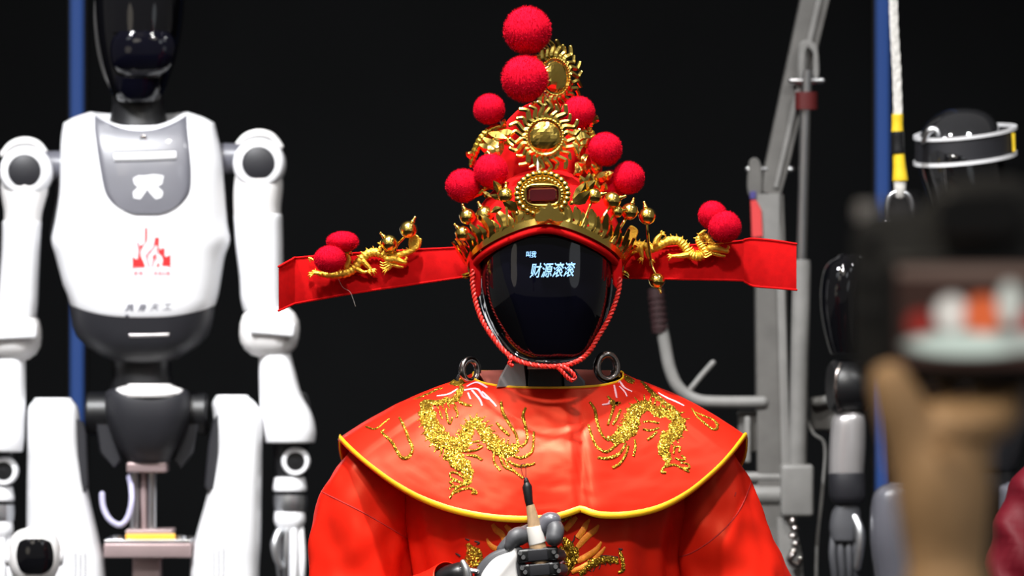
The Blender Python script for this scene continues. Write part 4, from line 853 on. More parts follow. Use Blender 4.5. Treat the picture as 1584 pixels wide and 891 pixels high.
# arms
def arm(sx, sy, s, rows, elbow, fore, lab):
    cx, cy = sx, sy
    pts = [(cx+40*math.cos(a), cy+40*math.sin(a)) for a in [2*PI*j/40 for j in range(40)]]
    sh = MB().lathe(F1.p(cx, cy, -44), [(1*k1, 62*k1), (38*k1, 62*k1), (40*k1, 50*k1), (40*k1, 10*k1), (37*k1, 2*k1), (33*k1, -1*k1), (26*k1, -1.5*k1), (25*k1, 1*k1)], (0, 1, 0), 48)
    root = sh.build('shoulder', M['white'], wrob)
    MB().lathe(F1.p(cx, cy, -44), [(25*k1, 6*k1), (25*k1, 0), (23.5*k1, -1*k1), (1*k1, -1.2*k1)], (0, 1, 0), 40).build('joint_cap', M['grey'], root)
    ptube(F1, [(cx-34, cy-26, 26, 5), (cx-20, cy-41, 24, 6), (cx, cy-47, 22, 6.5), (cx+20, cy-42, 24, 6), (cx+34, cy-26, 26, 5)], 12, 5).build('shoulder_guard', M['white2'], root)
    ptube(F1, [(cx-s*24, cy-8, 10, 22), (cx-s*50, cy-8, 14, 24), (cx-s*78, cy-4, 14, 26)], 20, 3).build('shoulder_axle', M['slate'], wrob)
    up = hloft(F1, rows[:5], 2.5, 40, 4, 0); up.build('upper_arm', M['white2'], wrob)
    lo = hloft(F1, rows[5:], 2.5, 40, 4, .08); lo.build('arm_sleeve', M['white'], wrob)
    e = elbow
    el = MB().rbox(F1.p(e[0], e[1], -4), (e[2]*k1, 46*k1, e[3]*k1), .42, Matrix.Rotation(math.radians(e[4]), 3, 'Y')); eo = el.build('elbow', M['white2'], wrob)
    MB().rbox(F1.p(e[0]+e[2]*.1, e[1]-e[3]*.1, -52), (e[2]*.74*k1, 5*k1, e[3]*.26*k1), .4, Matrix.Rotation(math.radians(e[4]), 3, 'Y')).build('elbow_cover', M['white'], eo)
    fm = hloft(F1, fore, 2.5, 40, 4, .1); fm.build('forearm', M['white'], wrob)
arm(400, 253, 1, [(268, 400, 36, 44, 0), (285, 400, 38, 46, 0), (300, 399, 38, 46, 0), (318, 398, 37, 45, 0), (333, 398, 36.5, 44, 0), (334, 399, 38, 46, 0), (380, 401, 37, 46, 0), (430, 404, 34, 44, 0), (462, 405, 33, 42, 0), (480, 407, 31, 40, 0)],
    (417, 512, 46, 42, 5), [(540, 424, 24, 34, 0), (570, 428, 28, 38, -2), (610, 434, 33, 42, -4), (640, 443, 40, 44, -6), (665, 447, 42, 44, -8), (682, 448, 40, 42, -8)], '')
arm(38, 265, -1, [(278, 38, 36, 44, 0), (295, 38, 37, 46, 0), (310, 37, 34, 46, 0), (328, 36, 30, 45, 0), (343, 35, 29, 44, 0), (344, 34, 31, 46, 0), (390, 32, 30, 46, 0), (440, 29, 31, 44, 0), (470, 27, 32, 42, 0), (490, 26, 31, 40, 0)],
    (20, 518, 44, 42, -3), [(545, 14, 26, 34, 0), (580, 12, 28, 38, -2), (620, 8, 32, 42, -4), (655, 2, 37, 44, -6), (680, 0, 38, 44, -8), (696, -2, 38, 42, -8)], '')
def hand(cx, cy, s):
    hloft(F1, [(cy-32, cx-4, 28, 26, 2), (cy+8, cx-4, 26, 24, 4), (cy+30, cx-4, 22, 22, 4)], 2.4, 28, 3, 0).build('wrist_core', M['black'], wrob)
    rg = MB().lathe(F1.p(cx+3, cy, -30), [(1*k1, 24*k1), (21*k1, 24*k1), (22.5*k1, 18*k1), (22.5*k1, 4*k1), (20*k1, 0), (14.5*k1, 0), (14*k1, 3*k1)], (0, 1, 0), 36); ro = rg.build('wrist_ring', M['white'], wrob)
    MB().lathe(F1.p(cx+3, cy, -30), [(14*k1, 6*k1), (14*k1, 2*k1), (4*k1, 1.4*k1), (3*k1, .2*k1), (.2*k1, 0)], (0, 1, 0), 28).build('ring_cap', M['black'], ro)
    hloft(F1, [(cy+24, cx-6, 24, 26, 0), (cy+40, cx-6, 27, 28, 0), (cy+46, cx-6, 26, 27, 0)], 2.3, 32, 3, 0).build('wrist_collar', M['white'], wrob)
    hloft(F1, [(cy+46, cx-5, 25, 26, 0), (cy+52, cx-5, 25, 26, 0)], 2.2, 32, 1, 0).build('wrist_seal', M['black'], wrob)
    hloft(F1, [(cy+52, cx-5, 26, 27, 0), (cy+64, cx-5, 26.5, 27.5, 0), (cy+77, cx-5, 25, 26, 0)], 2.2, 32, 3, 0).build('wrist_band', M['alu'], wrob)
    hloft(F1, [(cy+77, cx-6, 24, 25, 0), (cy+92, cx-6, 25, 26, 0), (cy+104, cx-6, 20, 22, 0), (cy+112, cx-4, 19, 18, 0)], 2.4, 32, 3, 0).build('palm', M['white'], wrob)
    for i, (dx, dy, ln, mm) in enumerate(((14, -8, 92, 'white'), (4, -16, 96, 'white'), (-6, -16, 90, 'alu'), (-15, -8, 80, 'alu'))):
        ptube(F1, [(cx-4+dx, cy+104, dy, 6.5), (cx-4+dx*1.2, cy+104+ln*.45, dy-4, 6.5), (cx-4+dx*1.15, cy+104+ln*.8, dy-2, 6), (cx-4+dx, cy+104+ln, dy+6, 5)], 12, 4).build('finger', M[mm], wrob)
    ptube(F1, [(cx-22, cy+108, -18, 7), (cx-29, cy+128, -26, 7), (cx-26, cy+150, -28, 6), (cx-18, cy+164, -28, 5)], 12, 4).build('thumb', M['alu'], wrob)
hand(454, 714, 1); hand(2, 729, -1)
ptube(F1, [(468, 610, 18, 5), (474, 616, 18, 4), (480, 650, 14, 4), (476, 680, 6, 4)], 8, 4).build('wrist_cable', M['black'], wrob)
# support column behind the white robot
sp = thing('support_column', 'metal support column with an orange label between the white robot legs', 'stand', (F1.p(226, 445).x, F1.y-.0, PLZ))
MB().rbox(F1.p(229, 722, -4), (31*k1, 26*k1, 8*k1), .2).build('saddle', M['pinksteel'], sp)
for px, m_, w_ in ((208, 'steel', 7), (222, 'pinksteel', 5), (235, 'steel', 7)):
    hloft(F1, [(728, px, w_, w_, -4), (826, px, w_, w_, -4)], 2.2, 20, 1, 0).build('guide_rod', M[m_], sp)
MB().rbox(F1.p(233, 823, -8), (36*k1, 30*k1, 5*k1), .15).build('block', M['pinksteel'], sp)
MB().rbox(F1.p(233, 832, -46), (38*k1, 3*k1, 6*k1), .2).build('label_strip', M['amber'], sp, label='orange label strip')
MB().rbox(F1.p(232, 849, -8), (67*k1, 46*k1, 11*k1), .1).build('cross_plate', M['pinksteel'], sp)
MB().rbox(F1.p(232, 835, -8), (66*k1, 44*k1, 3*k1), .2).build('top_plate', M['steel'], sp)
for dx in (-51, 48): MB().lathe(F1.p(232+dx, 832, -40), [(7*k1, -2*k1), (7*k1, 3*k1), (4*k1, 4*k1), (.1*k1, 4*k1)], (0, 0, 1), 16).build('bolt', M['alu'], sp)
MB().rbox(F1.p(228, 1385, -4), (22*k1, 20*k1, 526*k1), .1).build('lower_post', M['pinksteel'], sp)
MB().rbox(F1.p(228, 1922, -4), (50*k1, 60*k1, 9*k1), .1).build('base_plate', M['steel'], sp)
ptube(F1, [(158, 764, -30, 4.5), (160, 785, -34, 4.5), (170, 804, -38, 4.5), (186, 812, -38, 4.5), (198, 800, -36, 4.5), (204, 775, -30, 4.5), (203, 752, -16, 4.5), (200, 738, 6, 4.5)], 12, 6).build('hose', M['lilac'], wrob, label='translucent lilac hose loop')

# small companion robot
F2 = Fr(1.18); k2 = F2.k
sm = thing('desktop_robot', 'small white round-headed robot with black oval visor at the lower left', 'robot', (F2.p(55, 445).x, F2.y, F2.p(0, 1110).z))
hm2 = hloft(F2, [(817, 54, 14, 14, 0), (821, 54, 26, 26, 0), (830, 53, 35, 34, 0), (845, 53, 40, 38, 0), (862, 53, 41, 39, 0), (880, 53, 38, 37, 0), (895, 53, 30, 30, 0), (902, 53, 20, 20, 0)], 2.4, 48, 4, .1); hs = hm2.build('head', M['white2'], sm)
vm2 = patch(hm2.bvh(), k2, [(833, 40, 66), (836, 32, 75), (842, 28, 80), (856, 25, 83), (868, 26, 83), (878, 29, 80), (885, 34, 73), (888, 44, 62)], 1.5, 18, 4); vm2.build('visor', M['gloss'], hs)
for dx in (-1, 1): MB().lathe(F2.p(53+dx*38, 862, 0), [(14*k2, -3*k2), (14*k2, 4*k2), (11*k2, 7*k2), (.1*k2, 7.5*k2)], (dx, 0, 0), 24).build('ear_disc', M['white'], hs)
hloft(F2, [(898, 53, 14, 14, 0), (908, 53, 16, 16, 0), (920, 53, 34, 26, 0), (960, 53, 38, 30, 0), (1000, 53, 30, 26, 0), (1018, 53, 24, 22, 0)], 2.5, 32, 4, .1).build('body', M['white'], sm)
for s in (-1, 1):
    ptube(F2, [(53+s*36, 922, 0, 9), (53+s*47, 950, -2, 8), (53+s*46, 990, -10, 8)], 12, 4).build('arm', M['white2'], sm)
    hloft(F2, [(1008, 53+s*14, 10, 11, 0), (1060, 53+s*15, 9, 10, 0), (1098, 53+s*15, 9, 11, 0)], 2.4, 20, 3, .2).build('leg', M['white2'], sm)
    MB().rbox(F2.p(53+s*15, 1104, -6), (11*k2, 20*k2, 6*k2), .4).build('foot', M['grey'], sm)
zt = F2.p(0, 1110).z; pdx = F2.p(55, 445).x
pd = thing('display_plinth', 'narrow dark display plinth carrying the small white robot', 'plinth', (pdx, F2.y, PLZ)); hz = (zt-PLZ)/2
MB().rbox((pdx, F2.y, PLZ+hz-.008), (.055, .05, hz-.008), .05).build('column', M['stage'], pd); MB().rbox((pdx, F2.y, zt-.008), (.07, .065, .008), .3).build('top_board', M['grey'], pd)
# ------------------------------------------------------------------ the lifting hoist
F3 = Fr(1.55); k3 = F3.k
ho = thing('lifting_hoist', 'grey steel lifting hoist with slanted boom, hydraulic ram and bent push handle', 'hoist', (F3.p(1200, 445).x, F3.y, -.4))
def beam(pts, hw, hd, name, m, parent=None, bev=3., ang=30):   # rectangular section along a path in px: pts (px,py,dy)
    C = [F3.p(*q) for q in pts]; rings = []; b = bev*k3
    for i, c in enumerate(C):
        t = (C[min(i+1, len(C)-1)]-C[max(i-1, 0)]).normalized(); u = Vector((0, 1, 0)); u = (u-t*u.dot(t)).normalized(); v = t.cross(u)
        W_ = hw[i] if hasattr(hw, '__len__') else hw; rg = []
        for sx, sy, a0 in ((1, 1, 0), (-1, 1, PI/2), (-1, -1, PI), (1, -1, 1.5*PI)):
            for q in range(4):
                a = a0+PI/2*q/3; rg.append(c+v*(sx*(W_*k3-b)+b*math.cos(a))+u*(sy*(hd*k3-b)+b*math.sin(a)))
        rings.append(rg)
    return MB().loft(rings).build(name, m, parent or ho, ang=ang)
FLZ3 = (ZC+.4)/k3+445.5
beam([(1191, 300, 0), (1200, 262, 0), (1228, 140, 0), (1260, 0, 0), (1290, -130, 0)], [16, 18, 20, 22, 23], 20, 'boom', M['hoist2'])
beam([(1200, 290, -22), (1236, 134, -22), (1268, -6, -22), (1296, -130, -22)], [3, 4, 4, 4], 3, 'boom_rib', M['hoist'], bev=1)
beam([(1190, 302, 4), (1192, 450, 4), (1196, 700, 4), (1200, 900, 4), (1200, FLZ3-30, 4)], [21, 24, 26, 28, 30], 24, 'mast', M['hoist2'])
beam([(1202, 310, -22), (1208, 450, -22), (1216, 720, -22), (1220, 905, -22)], [3, 6, 7, 8], 4, 'mast_edge', M['hoist'], bev=1.5)
beam([(1186, 300, -10), (1187, 402, -10)], [20, 18], 18, 'mast_head', M['hoist'])
for s in (-1, 1):
    MB().plate(F3, cat([(1157, 300), (1158, 256), (1163, 245), (1172, 246), (1178, 260), (1178, 300)], 3, True), s*24, 6, 2).build('pivot_lug', M['hoist2'], ho)
ptube(F3, [(1157, 262, -18, 5), (1225, 262, -12, 5)], 12, 2).build('pivot_pin', M['steel'], ho)
MB().plate(F3, [(1160, 296), (1170, 296), (1169, 308), (1160, 308)], -32, 3, 1).build('sticker', M['bluesticker'], ho, label='dark blue sticker')
MB().plate(F3, [(1161, 310), (1170, 310), (1178, 325), (1180, 366), (1163, 368)], -32, 3, 1).build('sticker', M['redsticker'], ho, label='red warning sticker')
# clevis, ram
for dx in (0, 1):
    o_ = [(1235, 118), (1236, 72), (1241, 64), (1248, 62), (1252, 70), (1247, 80), (1243, 118)] if not dx else [(1247, 64), (1258, 66), (1265, 76), (1267, 118), (1258, 118), (1258, 84), (1250, 74)]
    MB().plate(F3, cat(o_, 3, True), -36, 10, 2).build('clevis', M['hoist'], ho)
ptube(F3, [(1224, 125, -32, 5), (1272, 125, -32, 5)], 12, 2).build('clevis_pin', M['steel'], ho)
hloft(F3, [(108, 1249, 8, 8, -32), (142, 1248, 8, 8, -32)], 2.2, 20, 1, 0).build('rod_eye', M['steel'], ho)
hloft(F3, [(142, 1247, 17.5, 17.5, -32), (169, 1247, 17.5, 17.5, -32)], 2.2, 28, 1, 0).build('ram_collar', M['redcap'], ho, label='dark red ram collar')
hloft(F3, [(168, 1246, 8.5, 8.5, -32), (410, 1240, 8.5, 8.5, -32)], 2.1, 24, 1, 0).build('ram_rod', M['steel'], ho)
hloft(F3, [(402, 1240, 13, 13, -32), (410, 1240, 14, 14, -32), (560, 1237, 14, 14, -32), (722, 1234, 14, 14, -32)], 2.1, 28, 1, 0).build('ram_cylinder', M['hoist'], ho)
MB().rbox(F3.p(1232, 758, -30), (25*k3, 26*k3, 40*k3), .12).build('ram_base', M['hoist'], ho)
# handle
ptube(F3, [(1022, 500, -20, 9.5), (1028, 530, -20, 9.5), (1036, 570, -20, 9.5), (1050, 600, -20, 9.5), (1076, 618, -20, 9.5), (1110, 622, -20, 9.5), (1180, 622, -18, 9.5)], 16, 6).build('push_handle', M['hoist'], ho)
gr = ptube(F3, [(1014, 446, -20, 12), (1021, 514, -20, 12)], 16, 2, caps='flat').build('handle_grip', M['grip'], ho)
for i in range(6): ptube(F3, [(1015+i*1.2, 458+i*9.5, -20, 13.5), (1015.5+i*1.2, 461+i*9.5, -20, 13.5)], 16, 1, caps='flat').build('grip_ring', M['grip'], gr)
ptube(F3, [(1068, 602, -16, 4.5), (1086, 580, -16, 4.5), (1103, 561, -16, 4.5)], 10, 3).build('release_lever', M['hoist'], ho)
# brackets and legs of the hoist
MB().rbox(F3.p(1158, 668, 10), (17*k3, 12*k3, 32*k3), .2).build('bracket', M['hoist2'], ho)
MB().rbox(F3.p(1156, 680, -8), (5*k3, 8*k3, 36*k3), .4).build('bracket_rib', M['hoist'], ho)
ptube(F3, [(1150, 738, -14, 8), (1212, 738, -14, 8)], 14, 2).build('cross_tube', M['hoist'], ho)
ptube(F3, [(1150, 766, -12, 16), (1212, 766, -12, 16)], 18, 2).build('cross_tube', M['hoist'], ho)
beam([(1215, 800, -20), (1222, 860, -20), (1226, 1000, -20), (1226, FLZ3-30, -20)], [14, 18, 22, 22], 14, 'foot_column', M['hoist'])
for i, (x, y) in enumerate(((1226, 806), (1230, 818), (1227, 830), (1231, 842), (1228, 854))):
    MB().lathe(F3.p(x, y, -52), [(3*k3, -4*k3), (6*k3, -3*k3), (7*k3, 0), (6*k3, 3*k3), (3*k3, 4*k3)], (.5*(-1)**i, .3, 1), 12).build('chain_link', M['darksteel'], ho)
ptube(F3, [(1228, 856, -52, 5), (1222, 866, -52, 6), (1232, 876, -50, 5), (1238, 864, -50, 4)], 10, 4).build('chain_hook', M['darksteel'], ho)
MB().rbox(F3.p(1275, 640, 20), (22*k3, 8*k3, 26*k3), .3).build('valve_box', M['hoist2'], ho)
ptube(F3, [(1262, 622, 0, 8), (1285, 618, 6, 8), (1300, 612, 10, 8)], 12, 3).build('valve_knob', M['hoist'], ho)
ptube(F3, [(1244, 640, -24, 2.4), (1258, 670, -26, 2.4), (1276, 690, -20, 2.4), (1272, 760, -14, 2.4), (1264, 840, -10, 2.4), (1262, 930, -10, 2.4)], 8, 6).build('hydraulic_hose', M['hoist'], ho)
for s in (-1, 1):
    MB().rbox((F3.p(1200, 0).x+s*.11, F3.y-.45+.5, -.33), (.03, .75, .03), .2).build('floor_leg', M['hoist2'], ho)
    for yy in (-.62, .68): MB().lathe((F3.p(1200, 0).x+s*.11, F3.y+.05+yy, -.375), [(.001, -.012), (.022, -.012), (.024, 0), (.022, .012), (.001, .012)], (1, 0, 0), 20).build('caster', M['black'], ho)
MB().rbox((F3.p(1200, 0).x, F3.y+.02, -.31), (.14, .05, .035), .2).build('base_beam', M['hoist2'], ho)

# ------------------------------------------------------------------ rope sling
F4 = Fr(1.15); k4 = F4.k
sling = thing('rope_sling', 'white rope sling bound with yellow and black tape, hanging from above', 'rope', F4.p(1392, 330))
rope(F4, [(1380, -60, 0), (1383, 40, 0), (1387, 110, 0), (1389.5, 186, 0)], 1.6, 6.2, 60, M['rope'], 'rope', sling, 3)
def band_(y0, y1, x0, x1, r0, r1, m, nm): ptube(F4, [(x0, y0, 0, r0*.9), (x0, y0+1, 0, r0), ((x0+x1)/2, (y0+y1)/2, 0, (r0+r1)/2-.6), (x1, y1-1, 0, r1), (x1, y1, 0, r1*.9)], 18, 3, caps='flat').build(nm, M[m], sling)
band_(177, 206, 1388, 1388, 9, 9.5, 'ytape', 'yellow_tape'); band_(204, 237, 1388, 1389, 10.5, 11, 'black', 'black_tape'); band_(235, 279, 1390, 1392.5, 9, 12, 'ytape', 'yellow_tape')
ptube(F4, [(1392, 278, 0, 10), (1392, 294, 0, 9), (1392, 304, 0, 7)], 14, 3).build('splice', M['rope'], sling)
ptube(F4, [(1374, 345, 0, 4.5), (1373, 318, 0, 4.5), (1378, 303, 0, 5), (1391, 297, 0, 5), (1404, 303, 0, 5), (1410, 318, 0, 4.5), (1408, 345, 0, 4.5)], 12, 5).build('shackle', M['alu'], sling)
ptube(F4, [(1368, 346, 0, 4.5), (1414, 346, 0, 4.5)], 12, 2).build('shackle_pin', M['alu'], sling)

# ------------------------------------------------------------------ dark robot behind the photographer
F5 = Fr(1.25); k5 = F5.k
dk = thing('humanoid_robot', 'dark robot with smoked dome head ringed by a white-edged band, behind the raised camera', 'robot', (F5.p(1480, 445).x, F5.y, -.4))
dm = hloft(F5, [(167, 1491, 10, 12, 6), (170, 1491, 26, 28, 6), (178, 1490, 42, 44, 5), (192, 1488, 55, 58, 4), (212, 1486, 63, 68, 2), (240, 1486, 66, 72, 0), (270, 1490, 66, 72, 0), (300, 1496, 62, 70, 0), (335, 1500, 54, 62, -2), (365, 1502, 42, 48, -4), (378, 1502, 24, 30, -6)], 2.2, 56, 4, 0)
dho = dm.build('head', M['smoke'], dk, label='smoked glossy dome head')
dbv = dm.bvh()
patch(dbv, k5, [(238, 1462, 1550), (262, 1460, 1556), (290, 1464, 1556), (320, 1470, 1548), (345, 1478, 1536)], 2, 16, 4).build('face_plate', M['gloss'], dho)
mb = MB(); stroke(dbv, k5, [(1462, 262, .9), (1464, 285, .9), (1470, 312, .9)], mb, 1, .8, 5, 6); mb.build('face_seam', M['alu'], dho)
def ringband(y0, y1, r, th, name, m, parent):
    rings = []
    for j in range(73):
        a = 2*PI*j/72; rg = []
        for rr, yy in ((r-th, y0), (r, y0), (r, y1), (r-th, y1)):
            px = 1493+rr*math.cos(a); rg.append(F5.p(px, yy-.10*(px-1493)-9*math.sin(a), rr*math.sin(a)*.95))
        rings.append(rg)
    return MB().loft(rings, False, False).build(name, m, parent, ang=30)
hr = ringband(206, 243, 78, 6, 'sensor_ring', M['grey'], dk)
ringband(202, 207, 80.5, 9, 'ring_edge', M['white'], hr); ringband(241, 247, 80.5, 9, 'ring_edge', M['white'], hr)
mb = MB().plate(F5, [(1564, 206), (1570, 206), (1571, 234), (1566, 236)], -34, 4, 1); mb.build('ring_marker', M['ytape'], hr)
ptube(F5, [(1428, 220, -46, 4), (1436, 204, -50, 6), (1446, 200, -54, 5), (1452, 208, -58, 3)], 10, 4).build('ring_clip', M['alu'], hr)
hloft(F5, [(350, 1500, 40, 38, 6), (400, 1498, 42, 40, 6)], 2.2, 24, 1, 0).build('neck', M['black'], dk)
hloft(F5, [(385, 1490, 60, 45, 6), (400, 1488, 115, 66, 6), (430, 1486, 135, 80, 6), (540, 1484, 128, 86, 6), (640, 1484, 112, 80, 6), (720, 1484, 90, 70, 6)], 2.7, 40, 4, .1).build('torso', M['grey'], dk)
hloft(F5, [(710, 1484, 80, 60, 6), (760, 1484, 92, 64, 6), (800, 1484, 60, 50, 6)], 2.6, 32, 4, .1).build('pelvis', M['black'], dk)
def darm(cx, s):
    X = lambda v: cx+s*(v-1312)
    hloft(F5, [(396, X(1318), 22, 26, -4), (410, X(1312), 34, 38, -6), (440, X(1306), 36, 42, -8), (480, X(1303), 33, 40, -8), (520, X(1305), 28, 34, -8), (545, X(1308), 24, 30, -6)], 2.3, 36, 4, .1).build('upper_arm', M['gloss'], dk)
    hloft(F5, [(400, X(1345), 34, 30, 0), (440, X(1345), 40, 36, 0), (480, X(1340), 30, 32, 0)], 2.2, 28, 3, .2).build('shoulder', M['black'], dk)
    mb = MB().lathe(F5.p(X(1312), 598, -8), [(.1*k5, -28*k5), (36*k5, -28*k5), (41*k5, -22*k5), (42*k5, 0), (41*k5, 22*k5), (36*k5, 28*k5), (.1*k5, 28*k5)], (1, .15, 0), 36); eo = mb.build('elbow', M['black'], dk)
    ptube(F5, [(X(1300), 563, -36, 3), (X(1294), 580, -46, 3.4), (X(1293), 610, -48, 3.4), (X(1298), 634, -38, 3)], 10, 4).build('elbow_rim', M['darksteel'], eo)
    hloft(F5, [(640, X(1315), 20, 22, -8), (650, X(1313), 26, 28, -8), (690, X(1311), 28, 30, -8), (735, X(1309), 27, 29, -8)], 2.3, 32, 4, .15).build('forearm', M['silver'], dk, label='silver forearm shell')
    hloft(F5, [(733, X(1310), 28, 30, -8), (768, X(1311), 28, 30, -8), (778, X(1311), 22, 24, -8)], 2.3, 32, 2, .05).build('wrist', M['grey'], dk)
    pm_ = hloft(F5, [(776, X(1311), 14, 16, -8), (792, X(1309), 22, 18, -8), (815, X(1307), 24, 18, -10), (835, X(1306), 20, 16, -12)], 2.4, 28, 4, .15).build('palm', M['rubber'], dk)
    for i, dx in enumerate((-16, -5, 6, 16)):
        ptube(F5, [(X(1306+dx), 828, -12, 6), (X(1306+dx*1.15), 855, -18, 6), (X(1308+dx*1.1), 885, -16, 5.6), (X(1310+dx), 915, -6, 5)], 12, 4).build('finger', M['rubber'], dk)
    ptube(F5, [(X(1322), 800, -20, 7), (X(1330), 822, -28, 8), (X(1330), 850, -30, 7.5), (X(1326), 878, -28, 6)], 12, 4).build('thumb', M['alu'], dk)
darm(1312, 1); darm(1656, -1)
for s in (-1, 1):
    cx = 1484+s*84
    mb = hloft(F5, [(748, cx-s*8+(-14 if s < 0 else 14), 18, 24, -30), (754, cx-s*6+(-14 if s < 0 else 14), 32, 40, -30), (775, cx+(-14 if s < 0 else 14), 38, 48, -30), (840, cx+(-14 if s < 0 else 14), 40, 54, -26), (950, cx, 42, 56, -10), (1250, cx, 38, 50, 0), (1500, cx, 34, 44, 0), (2080, cx, 26, 34, 6), (2300, cx, 24, 32, 6)], 2.6, 36, 4, .1); mb.build('leg', M['slate'], dk)
    MB().rbox((F5.p(cx, 0).x, F5.y-.03, -.383), (.042, .11, .017), .4).build('foot', M['grey'], dk)

# ------------------------------------------------------------------ red robe at the edge
F6 = Fr(.55); k6 = F6.k
rr_ = thing('crimson_robe', 'deep red draped robe sleeve showing at the lower right edge', 'robe', (F6.p(1660, 445).x, F6.y, -.4))
rings = []
for py, cx, hw, hd in cat([(690, 1650, 30, 30), (730, 1652, 70, 60), (800, 1650, 98, 80), (900, 1648, 108, 90), (1200, 1648, 120, 100), (2500, 1648, 150, 120)], 6):
    rg = []
    for j in range(90):
        a = 2*PI*j/90; f = 1+.05*math.sin(a*9+py*.012)+.035*math.sin(a*4+1+py*.02)
        rg.append(F6.p(cx+hw*f*math.cos(a), py, hd*f*math.sin(a)))
    rings.append(rg)
MB().loft(rings).build('skirt', M['redrobe'], rr_, ang=80)
mb = MB(); c = cat([(1640, 715, -40, 34), (1600, 770, -70, 42), (1578, 850, -90, 48), (1580, 930, -100, 56)], 8)
ptube(F6, c, 28, 1, mb)
for v in mb.v: v.y += .008*math.sin(v.x*90+v.z*60); v.x += .004*math.sin(v.z*110)
mb.build('sleeve', M['redrobe'], rr_, ang=80)

# ------------------------------------------------------------------ the raised camera and the hand that holds it
F7 = Fr(-2.96); k7 = F7.k
ca = thing('digital_camera', 'black digital camera held up close to the lens, its rear screen lit', 'camera', F7.p(1540, 590))
bo = [(1318, 400), (1322, 360), (1336, 338), (1365, 328), (1425, 322), (1448, 290), (1470, 277), (1560, 274), (1600, 290), (1622, 322), (1690, 330), (1730, 345), (1748, 380), (1750, 560), (1738, 590), (1700, 598), (1360, 596), (1328, 584), (1318, 555)]
MB().plate(F7, cat(bo, 4, True), 0, 190, 12).build('body', M['leather'], ca, ang=50)
MB().plate(F7, [(1376, 398), (1650, 398), (1656, 404), (1656, 570), (1650, 576), (1376, 576), (1370, 570), (1370, 404)], -14, 16, 4).build('screen_frame', M['black'], ca)
scr = MB().plate(F7, [(1388, 410), (1638, 410), (1638, 566), (1388, 566)], -16, 5, .5)
sm_ = bpy.data.materials.new('live_view_image'); sm_.use_nodes = True; nt = sm_.node_tree; N = nt.nodes; L = nt.links; b = N['Principled BSDF']
b.inputs['Base Color'].default_value = (.01, .01, .01, 1); b.inputs['Roughness'].default_value = .25
tc = N.new('ShaderNodeTexCoord'); sp_ = N.new('ShaderNodeSeparateXYZ'); L.new(tc.outputs['Object'], sp_.inputs[0])
acc = None
def blob(x, y, rx, ry, col, st):                # a soft coloured shape of the picture on the screen
    global acc
    c = F7.p(x, y, -16)-ORG[ca]
    def ax(o, m0, r_):
        a_ = N.new('ShaderNodeMath'); a_.operation = 'SUBTRACT'; L.new(o, a_.inputs[0]); a_.inputs[1].default_value = m0
        d_ = N.new('ShaderNodeMath'); d_.operation = 'DIVIDE'; L.new(a_.outputs[0], d_.inputs[0]); d_.inputs[1].default_value = r_*k7
        p_ = N.new('ShaderNodeMath'); p_.operation = 'POWER'; L.new(d_.outputs[0], p_.inputs[0]); p_.inputs[1].default_value = 2; return p_
    s_ = N.new('ShaderNodeMath'); L.new(ax(sp_.outputs['X'], c.x, rx).outputs[0], s_.inputs[0]); L.new(ax(sp_.outputs['Z'], c.z, ry).outputs[0], s_.inputs[1])
    r_ = N.new('ShaderNodeMapRange'); L.new(s_.outputs[0], r_.inputs[0]); r_.inputs[1].default_value = .6; r_.inputs[2].default_value = 1.3; r_.inputs[3].default_value = 1; r_.inputs[4].default_value = 0
    mx = N.new('ShaderNodeMix'); mx.data_type = 'RGBA'; L.new(r_.outputs[0], mx.inputs['Factor'])
    if acc is None: mx.inputs['A'].default_value = (.035, .016, .012, 1)
    else: L.new(acc, mx.inputs['A'])
    mx.inputs['B'].default_value = tuple(q*st for q in col)+(1,); acc = mx.outputs['Result']
blob(1500, 420, 170, 10, (.3, .2, .16), .5); blob(1424, 500, 22, 20, (.5, .04, .03), .5); blob(1472, 485, 26, 28, (.72, .68, .62), 1.); blob(1520, 488, 30, 32, (.85, .16, .05), .8); blob(1562, 470, 20, 34, (.6, .62, .56), .9)
blob(1592, 500, 20, 24, (.5, .05, .04), .6); blob(1500, 532, 96, 18, (.62, .72, .64), .95); blob(1600, 528, 60, 16, (.6, .66, .6), .7)
L.new(acc, b.inputs['Emission Color']); b.inputs['Emission Strength'].default_value = 1.0
scr.build('rear_screen', sm_, ca, label='lit rear screen showing red and white figures')
MB().plate(F7, cat([(1470, 296), (1560, 294), (1580, 310), (1582, 352), (1568, 368), (1466, 370), (1452, 354), (1454, 310)], 3, True), -34, 38, 8).build('eyecup', M['grip' if False else 'black'], ca)
for px, r_, h_ in ((1342, 20, 14), (1395, 26, 18), (1690, 30, 16)):
    MB().lathe(F7.p(px, 330, 60), [(r_*k7, -10*k7), (r_*k7, h_*k7), (r_*.85*k7, (h_+3)*k7), (.1*k7, (h_+3)*k7)], (0, 0, 1), 28).build('dial', M['silver' if px < 1350 else 'slate'], ca)
for px, py in ((1345, 370), (1345, 430), (1344, 480), (1690, 420), (1690, 470), (1690, 520)):
    MB().lathe(F7.p(px, py, -2), [(10*k7, -4*k7), (10*k7, 3*k7), (8*k7, 5*k7), (.1*k7, 5*k7)], (0, -1, 0), 20).build('button', M['grey'], ca)
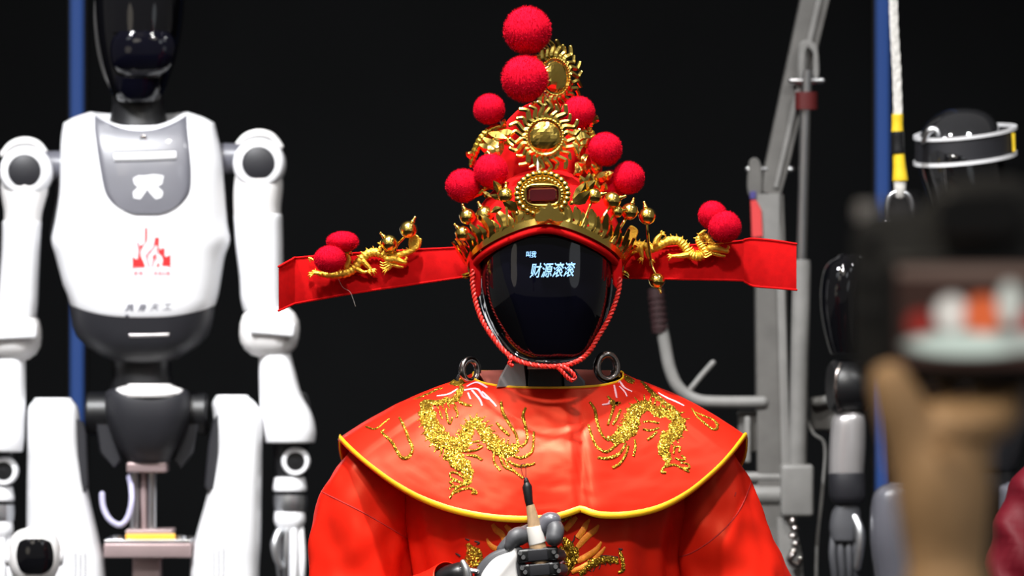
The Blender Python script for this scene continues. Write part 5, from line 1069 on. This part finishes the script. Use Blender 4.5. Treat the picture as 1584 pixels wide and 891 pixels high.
MB().lathe(F7.p(1535, 450, 185), [(.1*k7, -10*k7), (118*k7, -10*k7), (122*k7, 20*k7), (122*k7, 170*k7), (128*k7, 180*k7), (128*k7, 300*k7), (120*k7, 310*k7), (.1*k7, 306*k7)], (0, 1, 0), 48).build('lens', M['black'], ca)

pe = thing('person', 'raised bare hand and forearm holding up the black camera', 'person', F7.p(1470, 1500, -20))
V_ = []; E_ = []; R_ = []
def jt(px, py, dy, r, par=None):
    V_.append(F7.p(px, py, dy)-ORG[pe]); R_.append(r*k7); i = len(V_)-1
    if par is not None: E_.append((par, i))
    return i
e0 = jt(1482, 1480, -40, 105); e1 = jt(1478, 1250, -30, 110, e0); e2 = jt(1470, 1050, -20, 96, e1); e3 = jt(1466, 900, -10, 74, e2); wj_ = jt(1464, 810, 0, 66, e3); pc = jt(1462, 735, 4, 74, wj_); pc2 = jt(1468, 676, 10, 70, pc)
t1 = jt(1420, 694, -8, 56, pc); t2 = jt(1396, 640, -18, 46, t1); t3 = jt(1378, 598, -22, 36, t2); t4 = jt(1368, 558, -22, 26, t3)
for bx, kx, mid, tip, rr in ((1412, 1404, 150, 250, 29), (1456, 1458, 160, 275, 30), (1502, 1512, 155, 265, 29), (1544, 1556, 140, 235, 26)):
    a = jt(bx, 655, 14, 40, pc2); b_ = jt(kx, 632, 60, rr+5, a); c_ = jt(kx+4, 628, mid, rr, b_); d_ = jt(kx+8, 610, tip, rr-3, c_); jt(kx+8, 560, tip+40, rr-7, d_)
me = bpy.data.meshes.new('forearm_and_hand'); me.from_pydata([tuple(v) for v in V_], E_, [])
ha = bpy.data.objects.new('forearm_and_hand', me); COL.objects.link(ha); ha.parent = pe; me.materials.append(M['skin'])
sk = ha.modifiers.new('skin', 'SKIN'); sk.use_smooth_shade = True
for i, r_ in enumerate(R_): me.skin_vertices[0].data[i].radius = (r_, r_)
me.skin_vertices[0].data[wj_].use_root = True
ss = ha.modifiers.new('sub', 'SUBSURF'); ss.levels = 2; ss.render_levels = 2
